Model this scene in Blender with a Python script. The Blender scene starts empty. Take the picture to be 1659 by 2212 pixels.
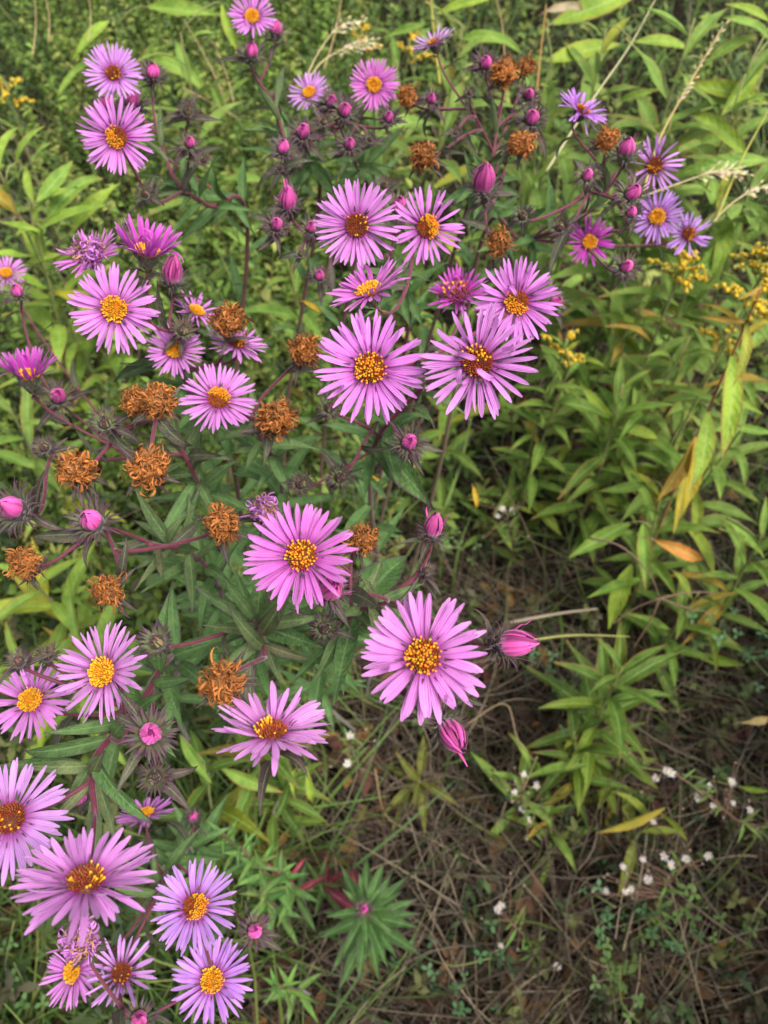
import bpy, math, random
import numpy as np
from mathutils import Vector, Matrix

R = math.radians
rnd = random.Random(11)
rng = np.random.default_rng(11)
sc = bpy.context.scene
C = sc.collection

# ------------------------------------------------------------------ camera
CAMH, PITCH = 1.10, 57.0
F, CX, CY = 1671.0, 829.5, 1106.0          # focal length and centre, in photo units (1659 x 2212)
EYE = Vector((0, 0, CAMH))
FW = Vector((0, math.cos(R(PITCH)), -math.sin(R(PITCH))))
UP = Vector((0, math.sin(R(PITCH)), math.cos(R(PITCH))))
RT = Vector((1, 0, 0))
cam = bpy.data.cameras.new('camera')
camo = bpy.data.objects.new('camera', cam)
C.objects.link(camo)
camo.location = EYE
camo.rotation_euler = (R(90 - PITCH), 0, 0)
cam.sensor_fit = 'VERTICAL'
cam.sensor_height = 36.0
cam.lens = 18.0 / (1106.0 / F)
cam.clip_start = 0.01
cam.clip_end = 500
cam.dof.use_dof = True
cam.dof.focus_distance = 0.31
cam.dof.aperture_fstop = 14.0
sc.camera = camo

# ------------------------------------------------------------------ light
SUN_EL, SUN_AZ = 62.0, 125.0      # azimuth measured from +Y clockwise: soft light from high on one side
w = bpy.data.worlds.new('World')
sc.world = w
w.use_nodes = True
nt = w.node_tree
nt.nodes.clear()
sky = nt.nodes.new('ShaderNodeTexSky')
sky.sky_type = 'NISHITA'
sky.sun_disc = False
sky.sun_elevation = R(SUN_EL)
sky.sun_rotation = R(SUN_AZ)
sky.air_density = 1.0
sky.dust_density = 3.0
hs = nt.nodes.new('ShaderNodeHueSaturation')
hs.inputs['Saturation'].default_value = 0.30
bg = nt.nodes.new('ShaderNodeBackground')
bg.inputs[1].default_value = 0.09
wo = nt.nodes.new('ShaderNodeOutputWorld')
nt.links.new(sky.outputs[0], hs.inputs['Color'])
nt.links.new(hs.outputs[0], bg.inputs[0])
nt.links.new(bg.outputs[0], wo.inputs[0])
sl = bpy.data.lights.new('sun', 'SUN')
sl.energy = 1.5
sl.angle = R(25)
sl.color = (1.0, 0.95, 0.86)
so = bpy.data.objects.new('sun', sl)
C.objects.link(so)
az, el = R(SUN_AZ), R(SUN_EL)
sd = Vector((math.sin(az) * math.cos(el), math.cos(az) * math.cos(el), math.sin(el)))
so.rotation_euler = sd.to_track_quat('Z', 'Y').to_euler()
so.location = (0, -2, 4)

vs = sc.view_settings
vs.view_transform = 'Standard'
vs.look = 'None'
vs.exposure = 1.82
vs.gamma = 1.0
vs.use_curve_mapping = False
sc.render.engine = 'CYCLES'
cy = sc.cycles
cy.max_bounces = 6
cy.diffuse_bounces = 3
cy.glossy_bounces = 2
cy.transmission_bounces = 4
cy.caustics_reflective = False
cy.caustics_refractive = False
cy.use_denoising = True


# ------------------------------------------------------------------ helpers
def at(x, y, d):
    return EYE + FW * d + RT * ((x - CX) / F * d) + UP * ((CY - y) / F * d)


def dep(y, z):
    return (CAMH - z) / (math.sin(R(PITCH)) - math.cos(R(PITCH)) * (CY - y) / F)


def atz(x, y, z):
    return at(x, y, dep(y, z))


def proj(p):
    v = p - EYE
    d = v.dot(FW)
    return CX + v.dot(RT) / d * F, CY - v.dot(UP) / d * F, d


def lerp(a, b, t):
    return a + (b - a) * t


class MB:
    def __init__(self):
        self.v, self.f, self.c, self.uv = [], [], [], []

    def add(self, vs_, fs, cols, uvs=None):
        o = len(self.v)
        self.v.extend(vs_)
        self.f.extend([tuple(i + o for i in f) for f in fs])
        if isinstance(cols, tuple):
            cols = [cols] * len(vs_)
        self.c.extend(cols)
        self.uv.extend(uvs if uvs else [(0.5, 0.5)] * len(vs_))

    def mesh(self, name, mat, smooth=True):
        return make_mesh(name, np.array([tuple(q) for q in self.v], dtype=np.float32), self.f, np.array([tuple(c)[:3] for c in self.c], dtype=np.float32), np.array(self.uv, dtype=np.float32), mat, smooth)


def make_mesh(name, v, f, c, uv, mat, smooth=True):
    me = bpy.data.meshes.new(name)
    me.from_pydata(v if not isinstance(v, np.ndarray) else v.tolist(), [], f if not isinstance(f, np.ndarray) else f.tolist())
    if c is not None:
        a = me.attributes.new('col', 'FLOAT_COLOR', 'POINT')
        cc = np.ones((len(v), 4), dtype=np.float32)
        cc[:, :3] = c
        a.data.foreach_set('color', cc.ravel())
    if uv is not None:
        l = me.uv_layers.new(name='UVMap')
        vi = np.empty(len(me.loops), dtype=np.int32)
        me.loops.foreach_get('vertex_index', vi)
        l.data.foreach_set('uv', np.asarray(uv, dtype=np.float32)[vi].ravel())
    if smooth:
        me.polygons.foreach_set('use_smooth', np.ones(len(me.polygons), dtype=bool))
    me.materials.append(mat)
    return me


def obj(name, me, parent=None, M=None, color=None):
    o = bpy.data.objects.new(name, me)
    C.objects.link(o)
    if parent is not None:
        o.parent = parent
    if M is not None:
        o.matrix_basis = M
    if color is not None:
        o.color = (color[0], color[1], color[2], 1)
    return o


def thing(name, label, cat, loc, group=None):
    o = bpy.data.objects.new(name, None)
    o.empty_display_size = 0.02
    C.objects.link(o)
    o.location = loc
    o['label'] = label
    o['category'] = cat
    if group:
        o['group'] = group
    return o


def frame(d, up):
    """matrix whose Y is d and whose Z is close to up"""
    y = d.normalized()
    x = y.cross(up)
    if x.length < 1e-4:
        x = y.orthogonal()
    x.normalize()
    z = x.cross(y)
    return Matrix((x, y, z)).transposed()


def nframe(n, spin=0.0):
    """matrix whose Z is n"""
    z = n.normalized()
    x = Vector((0, 0, 1)).cross(z)
    if x.length < 1e-3:
        x = Vector((1, 0, 0))
    x.normalize()
    y = z.cross(x)
    return Matrix((x, y, z)).transposed() @ Matrix.Rotation(spin, 3, 'Z')


def mat4(m3, loc, s=1.0):
    if not isinstance(s, (tuple, list)):
        s = (s, s, s)
    m = m3.to_4x4() @ Matrix.Diagonal((s[0], s[1], s[2], 1))
    m.translation = loc
    return m


# ------------------------------------------------------------------ materials
class N:
    def __init__(self, name):
        self.m = bpy.data.materials.new(name)
        self.m.use_nodes = True
        self.t = self.m.node_tree
        self.t.nodes.clear()
        self.out = self.t.nodes.new('ShaderNodeOutputMaterial')

    def n(self, kind, **kw):
        nd = self.t.nodes.new('ShaderNode' + kind)
        for k, v in kw.items():
            setattr(nd, k, v)
        return nd

    def l(self, a, b):
        self.t.links.new(a, b)

    def val(self, sock, v):
        if hasattr(v, 'is_linked') or hasattr(v, 'links'):
            self.l(v, sock)
        else:
            sock.default_value = v

    def mix(self, fac, a, b, blend='MIX'):
        m = self.n('Mix', data_type='RGBA', blend_type=blend)
        self.val(m.inputs[0], fac)
        for s, v in ((m.inputs[6], a), (m.inputs[7], b)):
            self.val(s, (v[0], v[1], v[2], 1) if isinstance(v, tuple) else v)
        return m.outputs[2]

    def math(self, op, a, b=0.0, c=0.0, clamp=False):
        m = self.n('Math', operation=op, use_clamp=clamp)
        self.val(m.inputs[0], a)
        self.val(m.inputs[1], b)
        self.val(m.inputs[2], c)
        return m.outputs[0]

    def ramp(self, v, lo, hi, a=0.0, b=1.0):
        m = self.n('MapRange', interpolation_type='SMOOTHSTEP')
        self.val(m.inputs[0], v)
        m.inputs[1].default_value = lo
        m.inputs[2].default_value = hi
        m.inputs[3].default_value = a
        m.inputs[4].default_value = b
        return m.outputs[0]

    def noise(self, scale, detail=3.0, vec=None, rough=0.6):
        nz = self.n('TexNoise')
        nz.inputs['Scale'].default_value = scale
        nz.inputs['Detail'].default_value = detail
        nz.inputs['Roughness'].default_value = rough
        if vec is not None:
            self.l(vec, nz.inputs['Vector'])
        return nz.outputs[0]

    def uv(self):
        u = self.n('UVMap')
        u.uv_map = 'UVMap'
        s = self.n('SeparateXYZ')
        self.l(u.outputs[0], s.inputs[0])
        return u.outputs[0], s.outputs[0], s.outputs[1]

    def oco(self):
        return self.n('TexCoord').outputs['Object']

    def bump(self, h, strength, dist):
        b = self.n('Bump')
        b.inputs['Strength'].default_value = strength
        b.inputs['Distance'].default_value = dist
        self.l(h, b.inputs['Height'])
        return b.outputs[0]

    def finish(self, col, rough=0.55, trans=0.0, tcol=None, normal=None, sheen=0.0, spec=0.35):
        p = self.n('BsdfPrincipled')
        self.val(p.inputs['Base Color'], (col[0], col[1], col[2], 1) if isinstance(col, tuple) else col)
        self.val(p.inputs['Roughness'], rough)
        p.inputs['Specular IOR Level'].default_value = spec
        if sheen:
            p.inputs['Sheen Weight'].default_value = sheen
            p.inputs['Sheen Roughness'].default_value = 0.4
        if normal is not None:
            self.l(normal, p.inputs['Normal'])
        res = p.outputs[0]
        if trans > 0:
            t = self.n('BsdfTranslucent')
            self.val(t.inputs[0], tcol if tcol is not None else col)
            mx = self.n('MixShader')
            mx.inputs[0].default_value = trans
            self.l(p.outputs[0], mx.inputs[1])
            self.l(t.outputs[0], mx.inputs[2])
            res = mx.outputs[0]
        self.l(res, self.out.inputs[0])
        return self.m


def m_petal():
    k = N('aster_petal')
    uvv, u, v = k.uv()
    oi = k.n('ObjectInfo')
    base = k.mix(k.ramp(v, 0.0, 0.45), k.mix(0.85, oi.outputs['Color'], (0.34, 0.02, 0.27)), oi.outputs['Color'])
    tip = k.mix(k.ramp(v, 0.55, 1.0), base, k.mix(0.16, base, (0.92, 0.62, 0.96)))
    st = k.math('COSINE', k.math('MULTIPLY', u, 18.85))
    st = k.math('MULTIPLY_ADD', st, 0.10, 0.90)
    col = k.mix(1.0, tip, st, 'MULTIPLY')
    rr = k.math('MULTIPLY_ADD', oi.outputs['Random'], 0.30, 0.80)
    col = k.mix(1.0, col, rr, 'MULTIPLY')
    nrm = k.bump(st, 0.8, 0.0012)
    return k.finish(col, 0.5, 0.30, normal=nrm, sheen=0.15)


def m_leaf(name, c_lo, c_hi, edge, rib, spot, trans=0.25, spotty=0.5, vein=0.5):
    k = N(name)
    uvv, u, v = k.uv()
    oi = k.n('ObjectInfo')
    oc = k.oco()
    shift = k.n('VectorMath', operation='ADD')
    k.l(oc, shift.inputs[0])
    cmb = k.n('CombineXYZ')
    for i in range(3):
        k.l(k.math('MULTIPLY', oi.outputs['Random'], 17.0 + 9 * i), cmb.inputs[i])
    k.l(cmb.outputs[0], shift.inputs[1])
    n1 = k.noise(5.0, 4.0, shift.outputs[0])
    n2 = k.noise(26.0, 2.0, shift.outputs[0])
    col = k.mix(k.ramp(n1, 0.3, 0.7), c_lo, c_hi)
    col = k.mix(1.0, col, oi.outputs['Color'], 'MULTIPLY')
    ss = k.math('ABSOLUTE', k.math('MULTIPLY_ADD', u, 2.0, -1.0))
    # pale midrib, side veins
    col = k.mix(k.math('MULTIPLY', k.ramp(ss, 0.16, 0.03), 0.45), col, rib)
    vn = k.math('SINE', k.math('MULTIPLY', k.math('SUBTRACT', v, k.math('MULTIPLY', ss, 0.16)), 60.0))
    col = k.mix(k.math('MULTIPLY', k.ramp(vn, 0.75, 1.0), 0.16 * vein), col, rib)
    # tinted margin and tip, strength different on each leaf
    e = k.math('ADD', k.ramp(ss, 0.72, 1.0), k.ramp(v, 0.75, 1.05))
    e = k.math('MULTIPLY', e, k.math('MULTIPLY_ADD', n1, 1.4, k.math('MULTIPLY_ADD', oi.outputs['Random'], 1.0, -0.75)), clamp=True)
    col = k.mix(e, col, edge)
    sp = k.math('MULTIPLY', k.ramp(n2, 0.64, 0.72), k.math('MULTIPLY', k.ramp(n1, 0.45, 0.6), spotty))
    col = k.mix(sp, col, spot)
    geo = k.n('NewGeometry')
    col = k.mix(k.math('MULTIPLY', geo.outputs['Backfacing'], 0.3), col, k.mix(0.5, col, (0.28, 0.34, 0.2)))
    h = k.math('ADD', k.math('MULTIPLY', vn, 0.25 * vein), n2)
    nrm = k.bump(h, 0.3, 0.012)
    return k.finish(col, k.math('MULTIPLY_ADD', n2, 0.25, 0.42), trans, normal=nrm, spec=0.22)


def m_col(name, rough=0.65, trans=0.0, sheen=0.0, nscale=300.0, namp=0.35, spec=0.3):
    """colour from the mesh's own pigment attribute, broken up by noise"""
    k = N(name)
    a = k.n('Attribute')
    a.attribute_name = 'col'
    n1 = k.noise(nscale, 3.0, k.oco())
    col = k.mix(1.0, a.outputs['Color'], k.math('MULTIPLY_ADD', n1, namp * 2, 1 - namp), 'MULTIPLY')
    oi = k.n('ObjectInfo')
    col = k.mix(1.0, col, oi.outputs['Color'], 'MULTIPLY')
    return k.finish(col, rough, trans, normal=k.bump(n1, 0.25, 0.0006), sheen=sheen, spec=spec)


def m_soil():
    k = N('soil_and_duff')
    oc = k.oco()
    n1, n2, n3 = k.noise(7, 6, oc), k.noise(60, 5, oc), k.noise(320, 3, oc)
    col = k.mix(k.ramp(n1, 0.35, 0.65), (0.012, 0.009, 0.006), (0.035, 0.026, 0.016))
    col = k.mix(k.ramp(n2, 0.5, 0.7), col, (0.06, 0.045, 0.028))
    col = k.mix(k.ramp(n3, 0.6, 0.75), col, (0.10, 0.08, 0.05))
    return k.finish(col, 0.95, normal=k.bump(k.math('ADD', n2, n3), 0.9, 0.02), spec=0.1)


PETAL = m_petal()
ASTERLEAF = m_leaf('aster_leaf', (0.066, 0.135, 0.040), (0.115, 0.215, 0.062), (0.075, 0.038, 0.06), (0.20, 0.30, 0.13), (0.06, 0.04, 0.04), 0.28, 0.25, 0.15)
GOLDLEAF = m_leaf('goldenrod_leaf', (0.115, 0.205, 0.032), (0.20, 0.31, 0.055), (0.26, 0.14, 0.045), (0.32, 0.42, 0.13), (0.13, 0.07, 0.025), 0.32, 0.55, 0.3)
BRACT = m_col('aster_bract', 0.6, 0.1, 0.2)
STEM = m_col('stem', 0.6, 0, 0.15)
DISC = m_col('disc_florets', 0.55, 0.12)
WITHER = m_col('withered_floret', 0.75, 0.15)
STUFF = m_col('small_foliage', 0.6, 0.25, nscale=8)
DRY = m_col('dry_grass', 0.8, 0.08, nscale=40)
SOIL = m_soil()


# ------------------------------------------------------------------ base meshes
def strip_leaf(name, mat, wr, droop, fold, wave, side, seed, peak=0.42, base=0.25, nx=4, ny=6, tip=0.04):
    """leaf blade along +Y, length 1"""
    r = random.Random(seed)
    b = MB()
    ph = r.random() * 6
    p, ang, x0 = [0.0, 0.0], 0.0, 0.0
    ts = [(i / ny) ** 0.9 for i in range(ny + 1)]
    V, U = [], []
    for i, t in enumerate(ts):
        if i:
            dt = t - ts[i - 1]
            ang = 0.25 * droop - droop * (t ** 1.3)
            p[0] += math.cos(ang) * dt
            p[1] += math.sin(ang) * dt
            x0 += side * dt * t
        if t < peak:
            q = t / peak
            wd = base + (1 - base) * math.sin(q * math.pi / 2)
        else:
            q = (t - peak) / (1 - peak)
            wd = max(tip, math.cos(q * math.pi / 2) ** 1.15)
        for j in range(nx + 1):
            s = j / nx * 2 - 1
            z = fold * abs(s) * wd * wr * 0.5 + wave * math.sin(t * 9 + ph + (2 if s > 0 else 0)) * abs(s) * wr * 0.5
            V.append((x0 + s * wd * wr * 0.5, p[0] - math.sin(ang) * z, p[1] + math.cos(ang) * z))
            U.append((j / nx, t))
    Fc = []
    for i in range(ny):
        for j in range(nx):
            a = i * (nx + 1) + j
            Fc.append((a, a + 1, a + nx + 2, a + nx + 1))
    b.add(V, Fc, (1, 1, 1), U)
    return b.mesh(name, mat)


ALEAF = [strip_leaf('aster_leaf', ASTERLEAF, rnd.uniform(0.17, 0.24), rnd.uniform(-0.1, 1.3), rnd.uniform(0.2, 0.8), rnd.uniform(0.05, 0.4), rnd.uniform(-0.2, 0.2), i, 0.35, 0.55) for i in range(9)]
ASMALL = [strip_leaf('small_aster_leaf', ASTERLEAF, rnd.uniform(0.17, 0.25), rnd.uniform(0.3, 1.9), rnd.uniform(0.2, 0.9), 0.1, rnd.uniform(-0.3, 0.3), i + 30, 0.3, 0.55, 2, 6) for i in range(8)]
GLEAF = [strip_leaf('goldenrod_leaf', GOLDLEAF, rnd.uniform(0.155, 0.21), rnd.uniform(0.1, 1.3), rnd.uniform(0.25, 0.8), rnd.uniform(0.0, 0.35), rnd.uniform(-0.25, 0.25), i + 60, 0.42, 0.18) for i in range(10)]


def petal_mesh(i, curl=0.0):
    r = random.Random(100 + i)
    nx, ny = 2, 6
    L, W = 15.0, r.uniform(1.55, 2.0)
    bend, side, cup = r.uniform(-0.30, 0.30) + curl, r.uniform(-0.9, 0.9), r.uniform(-0.35, 0.45)
    tw = r.uniform(-0.35, 0.35)
    V, U = [], []
    y = z = ang = 0.0
    for a in range(ny + 1):
        t = a / ny
        if a:
            ang += bend / ny * (1.0 + (t if curl == 0 else 1.6 * t))
            y += math.cos(ang) * L / ny
            z += math.sin(ang) * L / ny
        if t < 0.65:
            wd = lerp(0.42, 1.0, math.sin(t / 0.65 * math.pi / 2))
        else:
            wd = max(0.30, math.sqrt(max(0, 1 - ((t - 0.65) / 0.37) ** 2.6)))
        th = tw * t
        for j in range(nx + 1):
            s = (j / nx * 2 - 1)
            xx = s * wd * W / 2
            zz = cup * abs(s) * wd
            x2, z2 = xx * math.cos(th) - zz * math.sin(th), xx * math.sin(th) + zz * math.cos(th)
            tipn = 0.35 * (1 - abs(s)) if a == ny else 0
            V.append(((x2 + side * t * t) / 1000, (y + tipn - math.sin(ang) * z2) / 1000, (z + math.cos(ang) * z2) / 1000))
            U.append((j / nx, t))
    Fc = [(i0, i0 + 1, i0 + nx + 2, i0 + nx + 1) for a in range(ny) for j in range(nx) for i0 in [a * (nx + 1) + j]]
    b = MB()
    b.add(V, Fc, (1, 1, 1), U)
    return b.mesh('petal', PETAL)


PETALS = [petal_mesh(i) for i in range(14)]
PETALS_CURL = [petal_mesh(40 + i, c) for i, c in enumerate((0.9, 1.3, -1.2, 1.1, -1.6, 1.9))]


def ring_tube(b, prof, n, colf, M=None):
    """lathe profile [(r, z)] with n sides"""
    V, cols = [], []
    for k, (r_, z_) in enumerate(prof):
        for a in range(n):
            th = 2 * math.pi * a / n
            p = Vector((r_ * math.cos(th), r_ * math.sin(th), z_))
            V.append(M @ p if M else p)
            cols.append(colf(k))
    Fc = [(k * n + a, k * n + (a + 1) % n, (k + 1) * n + (a + 1) % n, (k + 1) * n + a) for k in range(len(prof) - 1) for a in range(n)]
    b.add(V, Fc, cols)


def ribbon(b, pts, wd, side, cols):
    V, cc = [], []
    n = len(pts)
    for i, p in enumerate(pts):
        w_ = wd[i] if isinstance(wd, (list, tuple)) else wd
        V += [p - side * w_ * 0.5, p + side * w_ * 0.5]
        c = cols[i] if isinstance(cols, list) else cols
        cc += [c, c]
    b.add(V, [(2 * i, 2 * i + 1, 2 * i + 3, 2 * i + 2) for i in range(n - 1)], cc)


def involucre(name, seed, rim=4.6, ht=7.5, spread=0.6, nb=44, green=0.4, blen=6.0, closed=False):
    """cup of narrow pointed bracts with recurved tips; origin where the stalk joins"""
    r = random.Random(seed)
    b = MB()
    ca, cb = (0.085, 0.10, 0.04), (0.07, 0.03, 0.045)
    prof = [(0.0009, -0.0004), (rim * 0.00062, ht * 0.00018), (rim * 0.00092, ht * 0.00055), (rim * 0.001, ht * 0.001)]
    ring_tube(b, prof, 12, lambda k: tuple(lerp(x, y, green) for x, y in zip(cb, ca)))
    if closed:
        ring_tube(b, [(rim * 0.001, ht * 0.001), (rim * 0.0008, ht * 0.0013), (rim * 0.0004, ht * 0.0015), (0.0001, ht * 0.0016)], 10, lambda k: (0.05, 0.03, 0.025))
        for i in range(34):
            th = i * 2.39996
            o, s = Vector((math.cos(th), math.sin(th), 0)), Vector((-math.sin(th), math.cos(th), 0))
            c = r.choice([(0.24, 0.07, 0.075), (0.22, 0.21, 0.08), (0.30, 0.13, 0.11), (0.10, 0.05, 0.05)])
            out = r.uniform(0.3, 1.0)
            pts = [(o * rim * out * q + Vector((0, 0, ht * h))) / 1000 for q, h in ((1.0, 0.8), (0.97, 1.15), (r.uniform(0.7, 0.95), r.uniform(1.4, 1.6)), (r.uniform(0.3, 1.1), r.uniform(1.65, 1.9)))]
            ribbon(b, pts, [0.0009, 0.0010, 0.0007, 0.0001], s, c)
    for i in range(nb):
        th = i * 2.39996 + r.uniform(-0.15, 0.15)
        q = i / nb
        z0 = ht * lerp(0.0, 0.75, q) / 1000
        r0 = rim * lerp(0.5, 0.97, q ** 0.7) / 1000
        o = Vector((math.cos(th), math.sin(th), 0))
        s = Vector((-math.sin(th), math.cos(th), 0))
        L = blen * r.uniform(0.8, 1.25) / 1000
        ang = R(72) - spread * 0.2
        p = o * r0 + Vector((0, 0, z0))
        pts = [p.copy()]
        k = 5
        sp = spread * r.uniform(0.5, 1.5) * lerp(1.2, 0.6, q)
        for j in range(1, k):
            ang -= sp * (j / k) * 0.9
            p = p + (o * math.cos(ang) + Vector((0, 0, math.sin(ang)))) * (L / (k - 1)) + s * r.uniform(-0.0002, 0.0002)
            pts.append(p.copy())
        w0 = 0.0011
        gc = tuple(lerp(x, y, min(1, green * 1.6)) * r.uniform(0.8, 1.3) for x, y in zip((0.08, 0.045, 0.05), (0.14, 0.17, 0.06)))
        tc = tuple(x * r.uniform(0.7, 1.4) for x in (0.055, 0.024, 0.04))
        ribbon(b, pts, [w0, w0 * 1.1, w0 * 0.85, w0 * 0.5, w0 * 0.1], s, [gc, gc, tuple(lerp(x, y, 0.5) for x, y in zip(gc, tc)), tc, tc])
    return b.mesh(name, BRACT)


INV_OPEN = [involucre('involucre', i, 4.6, 7.5, 0.5, 44, 0.25 + 0.1 * (i % 3)) for i in range(4)]
INV_BUD = [involucre('bud_involucre', 10 + i, 3.5, 6.0, 0.75, 52, 0.2 + 0.15 * (i % 3), 7.5) for i in range(4)]
INV_GREEN = [involucre('closed_bud_involucre', 20 + i, 2.9, 5.0, 0.5, 70, 0.3 + 0.25 * (i % 3), 6.0, True) for i in range(5)]
INV_WITHER = [involucre('withered_involucre', 30 + i, 5.0, 8.0, 0.7, 48, 0.5, 6.5) for i in range(4)]

YEL, ORA, RED, MAG = (0.80, 0.36, 0.015), (0.62, 0.19, 0.012), (0.16, 0.025, 0.018), (0.28, 0.03, 0.16)


def disc_mesh(kind, seed):
    r = random.Random(200 + seed)
    b = MB()
    RD, H = 4.7, {'Y': 1.9, 'O': 2.2, 'C': 2.0, 'R': 2.4, 'P': 3.2}[kind]
    ucol = {'Y': (0.35, 0.14, 0.01), 'O': (0.25, 0.06, 0.012), 'C': (0.22, 0.04, 0.012), 'R': (0.10, 0.015, 0.015), 'P': (0.2, 0.03, 0.10)}[kind]
    prof = [(RD * math.cos(a) / 1000, H * math.sin(a) / 1000) for a in (0, 0.4, 0.8, 1.2, 1.55)]
    ring_tube(b, prof, 14, lambda k: ucol)
    n = 150
    sec = r.random() * 6.28
    for i in range(n):
        q = math.sqrt((i + 0.5) / n)
        th = i * 2.39996
        rr = RD * q
        zz = H * math.sqrt(max(0, 1 - q * q * 0.97))
        nrm = Vector((math.cos(th) * q * 0.75, math.sin(th) * q * 0.75, 1)).normalized()
        nrm = (nrm + Vector((r.uniform(-1, 1), r.uniform(-1, 1), 0)) * 0.16).normalized()
        face = math.cos(th - sec)
        if kind == 'Y':
            op = q > 0.45 and r.random() < 0.8
            col = YEL if op else tuple(lerp(x, y, r.random()) for x, y in zip(YEL, ORA))
        elif kind == 'O':
            f = 0.5 + 0.55 * face + r.uniform(-0.3, 0.3)
            op = f > 0.45
            col = tuple(lerp(x, y, r.random() * 0.8) for x, y in zip(YEL, ORA)) if op else tuple(lerp(x, y, r.random() * 0.6) for x, y in zip(RED, ORA))
        elif kind == 'C':
            op = r.random() < (0.75 if q < 0.55 else 0.4)
            col = tuple(lerp(x, y, r.random() * 0.9) for x, y in zip(YEL, ORA)) if op else tuple(lerp(x, y, r.random() * 0.6) for x, y in zip(RED, ORA))
        elif kind == 'R':
            op = r.random() < (0.16 if face > 0.1 else 0.04)
            col = YEL if op else tuple(lerp(x, y, r.random() * 0.35) for x, y in zip(RED, ORA))
        else:
            op = r.random() < 0.06
            col = YEL if op else tuple(lerp(x, y, r.random()) for x, y in zip(MAG, (0.35, 0.10, 0.05)))
        col = tuple(min(0.9, x * r.uniform(0.75, 1.2)) for x in col)
        h = (r.uniform(1.7, 3.0) if op else r.uniform(0.9, 1.6)) / 1000
        if kind == 'P':
            h *= 1.4
        w0 = 0.00021 if op else 0.00030
        M = mat4(nframe(nrm, r.random() * 6), Vector((math.cos(th) * rr, math.sin(th) * rr, zz)) / 1000)
        dark = tuple(x * 0.7 for x in col)
        if op:
            ring_tube(b, [(w0, 0), (w0 * 1.1, h * 0.6), (w0 * 2.1, h * 0.9), (w0 * 0.5, h)], 5, lambda k: dark if k == 0 else col, M)
        else:
            ring_tube(b, [(w0 * 0.8, 0), (w0 * 1.25, h * 0.6), (0.00004, h)], 5, lambda k: dark if k == 0 else col, M)
    return b.mesh('disc', DISC)


DISCS = {k: [disc_mesh(k, i) for i in range(3)] for k in 'YOCRP'}


def wither_mesh(seed, purple=False, flat=1.0):
    r = random.Random(300 + seed)
    b = MB()
    core = (0.07, 0.032, 0.012) if not purple else (0.10, 0.04, 0.09)
    ring_tube(b, [(0.0045, 0), (0.0058, 0.002), (0.0050, 0.0052), (0.003, 0.0068), (0.0002, 0.0072)], 10, lambda k: core)
    for i in range(190):
        th = r.random() * 6.283
        ph = math.asin(r.uniform(-0.25, 1.0))
        c0 = Vector((0, 0, 0.0025))
        o = Vector((math.cos(th) * math.cos(ph), math.sin(th) * math.cos(ph), math.sin(ph) * flat))
        rad = r.uniform(0.0056, 0.0080)
        p = c0 + o * rad
        d = (o.orthogonal().normalized() * 0.4 + Vector((r.uniform(-1, 1), r.uniform(-1, 1), r.uniform(-1.0, 1.0)))).normalized()
        ax = (o + Vector((r.uniform(-1, 1), r.uniform(-1, 1), r.uniform(-1, 1))) * 0.6).normalized()
        k = 9
        L = r.uniform(0.009, 0.017)
        cur = r.uniform(0.10, 0.6)
        pts = [p.copy()]
        for j in range(k):
            d = Matrix.Rotation(cur * r.uniform(0.5, 1.4), 3, ax) @ d
            pull = (c0 + o * rad * 1.0 - p)
            d = (d + pull * (165 if i % 14 else 60)).normalized()
            p = p + d * L / k
            pts.append(p.copy())
        if purple:
            kk = r.uniform(0.55, 1.3)
            col = tuple(x * kk for x in ((0.40, 0.14, 0.40) if r.random() < 0.75 else (0.3, 0.15, 0.08)))
        else:
            kk = r.uniform(0.5, 1.25)
            col = tuple(x * kk for x in ((0.38, 0.130, 0.028) if r.random() < 0.78 else (0.22, 0.085, 0.022)))
        s = d.cross(o)
        s = s.normalized() if s.length > 1e-5 else ax
        wd = r.uniform(0.0006, 0.0012)
        ribbon(b, pts, [wd * 0.7] + [wd] * (k - 1) + [wd * 0.3], s, col)
    return b.mesh('withered_florets', WITHER)


WITHERS = [wither_mesh(i, False, 0.85 + 0.1 * (i % 3)) for i in range(7)]
WITHERS_P = [wither_mesh(20 + i, True) for i in range(2)]


def folded_mesh(seed, ht=9.0, rad=4.4, loose=0.0):
    """a bud's rays, folded up together"""
    r = random.Random(400 + seed)
    b = MB()
    prof = [(rad * 0.86 * math.sin(math.pi * (0.22 + 0.78 * t)) ** 0.75 / 1000 if t < 1 else 0.0001, (ht * 0.92 * t + 2.0) / 1000) for t in (0, 0.2, 0.4, 0.6, 0.8, 0.93, 1.0)]
    ring_tube(b, prof, 12, lambda k: (0.17, 0.01, 0.10))
    for i in range(34):
        th = i * 2.39996
        o = Vector((math.cos(th), math.sin(th), 0))
        s = Vector((-math.sin(th), math.cos(th), 0))
        top = r.uniform(0.80, 1.05)
        out = r.uniform(0.90, 1.16)
        esc = r.random() < loose
        pts = []
        for j in range(7):
            t = j / 6 * top
            rr = rad * out * math.sin(math.pi * min(0.99, 0.22 + 0.74 * t)) ** 0.75
            if esc:
                rr = max(rr, rad * (0.8 + 1.1 * t * r.uniform(0.8, 1.1)))
            pts.append((o * rr + Vector((0, 0, ht * t + 2.0)) + s * r.uniform(-0.15, 0.15) + s * 0.9 * t) / 1000)
        kq = r.uniform(0.38, 1.45)
        c = tuple(x * kq for x in (0.50, 0.065, 0.27))
        c2 = tuple(lerp(x, y, 0.5) for x, y in zip(c, (0.72, 0.36, 0.55)))
        wd = 0.00095
        ribbon(b, pts, [wd * 0.7, wd, wd * 1.1, wd * 1.1, wd, wd * 0.8, wd * 0.4], s, [c2, c2, c, c, c, c, c])
    return b.mesh('folded_petals', BRACT)


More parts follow.
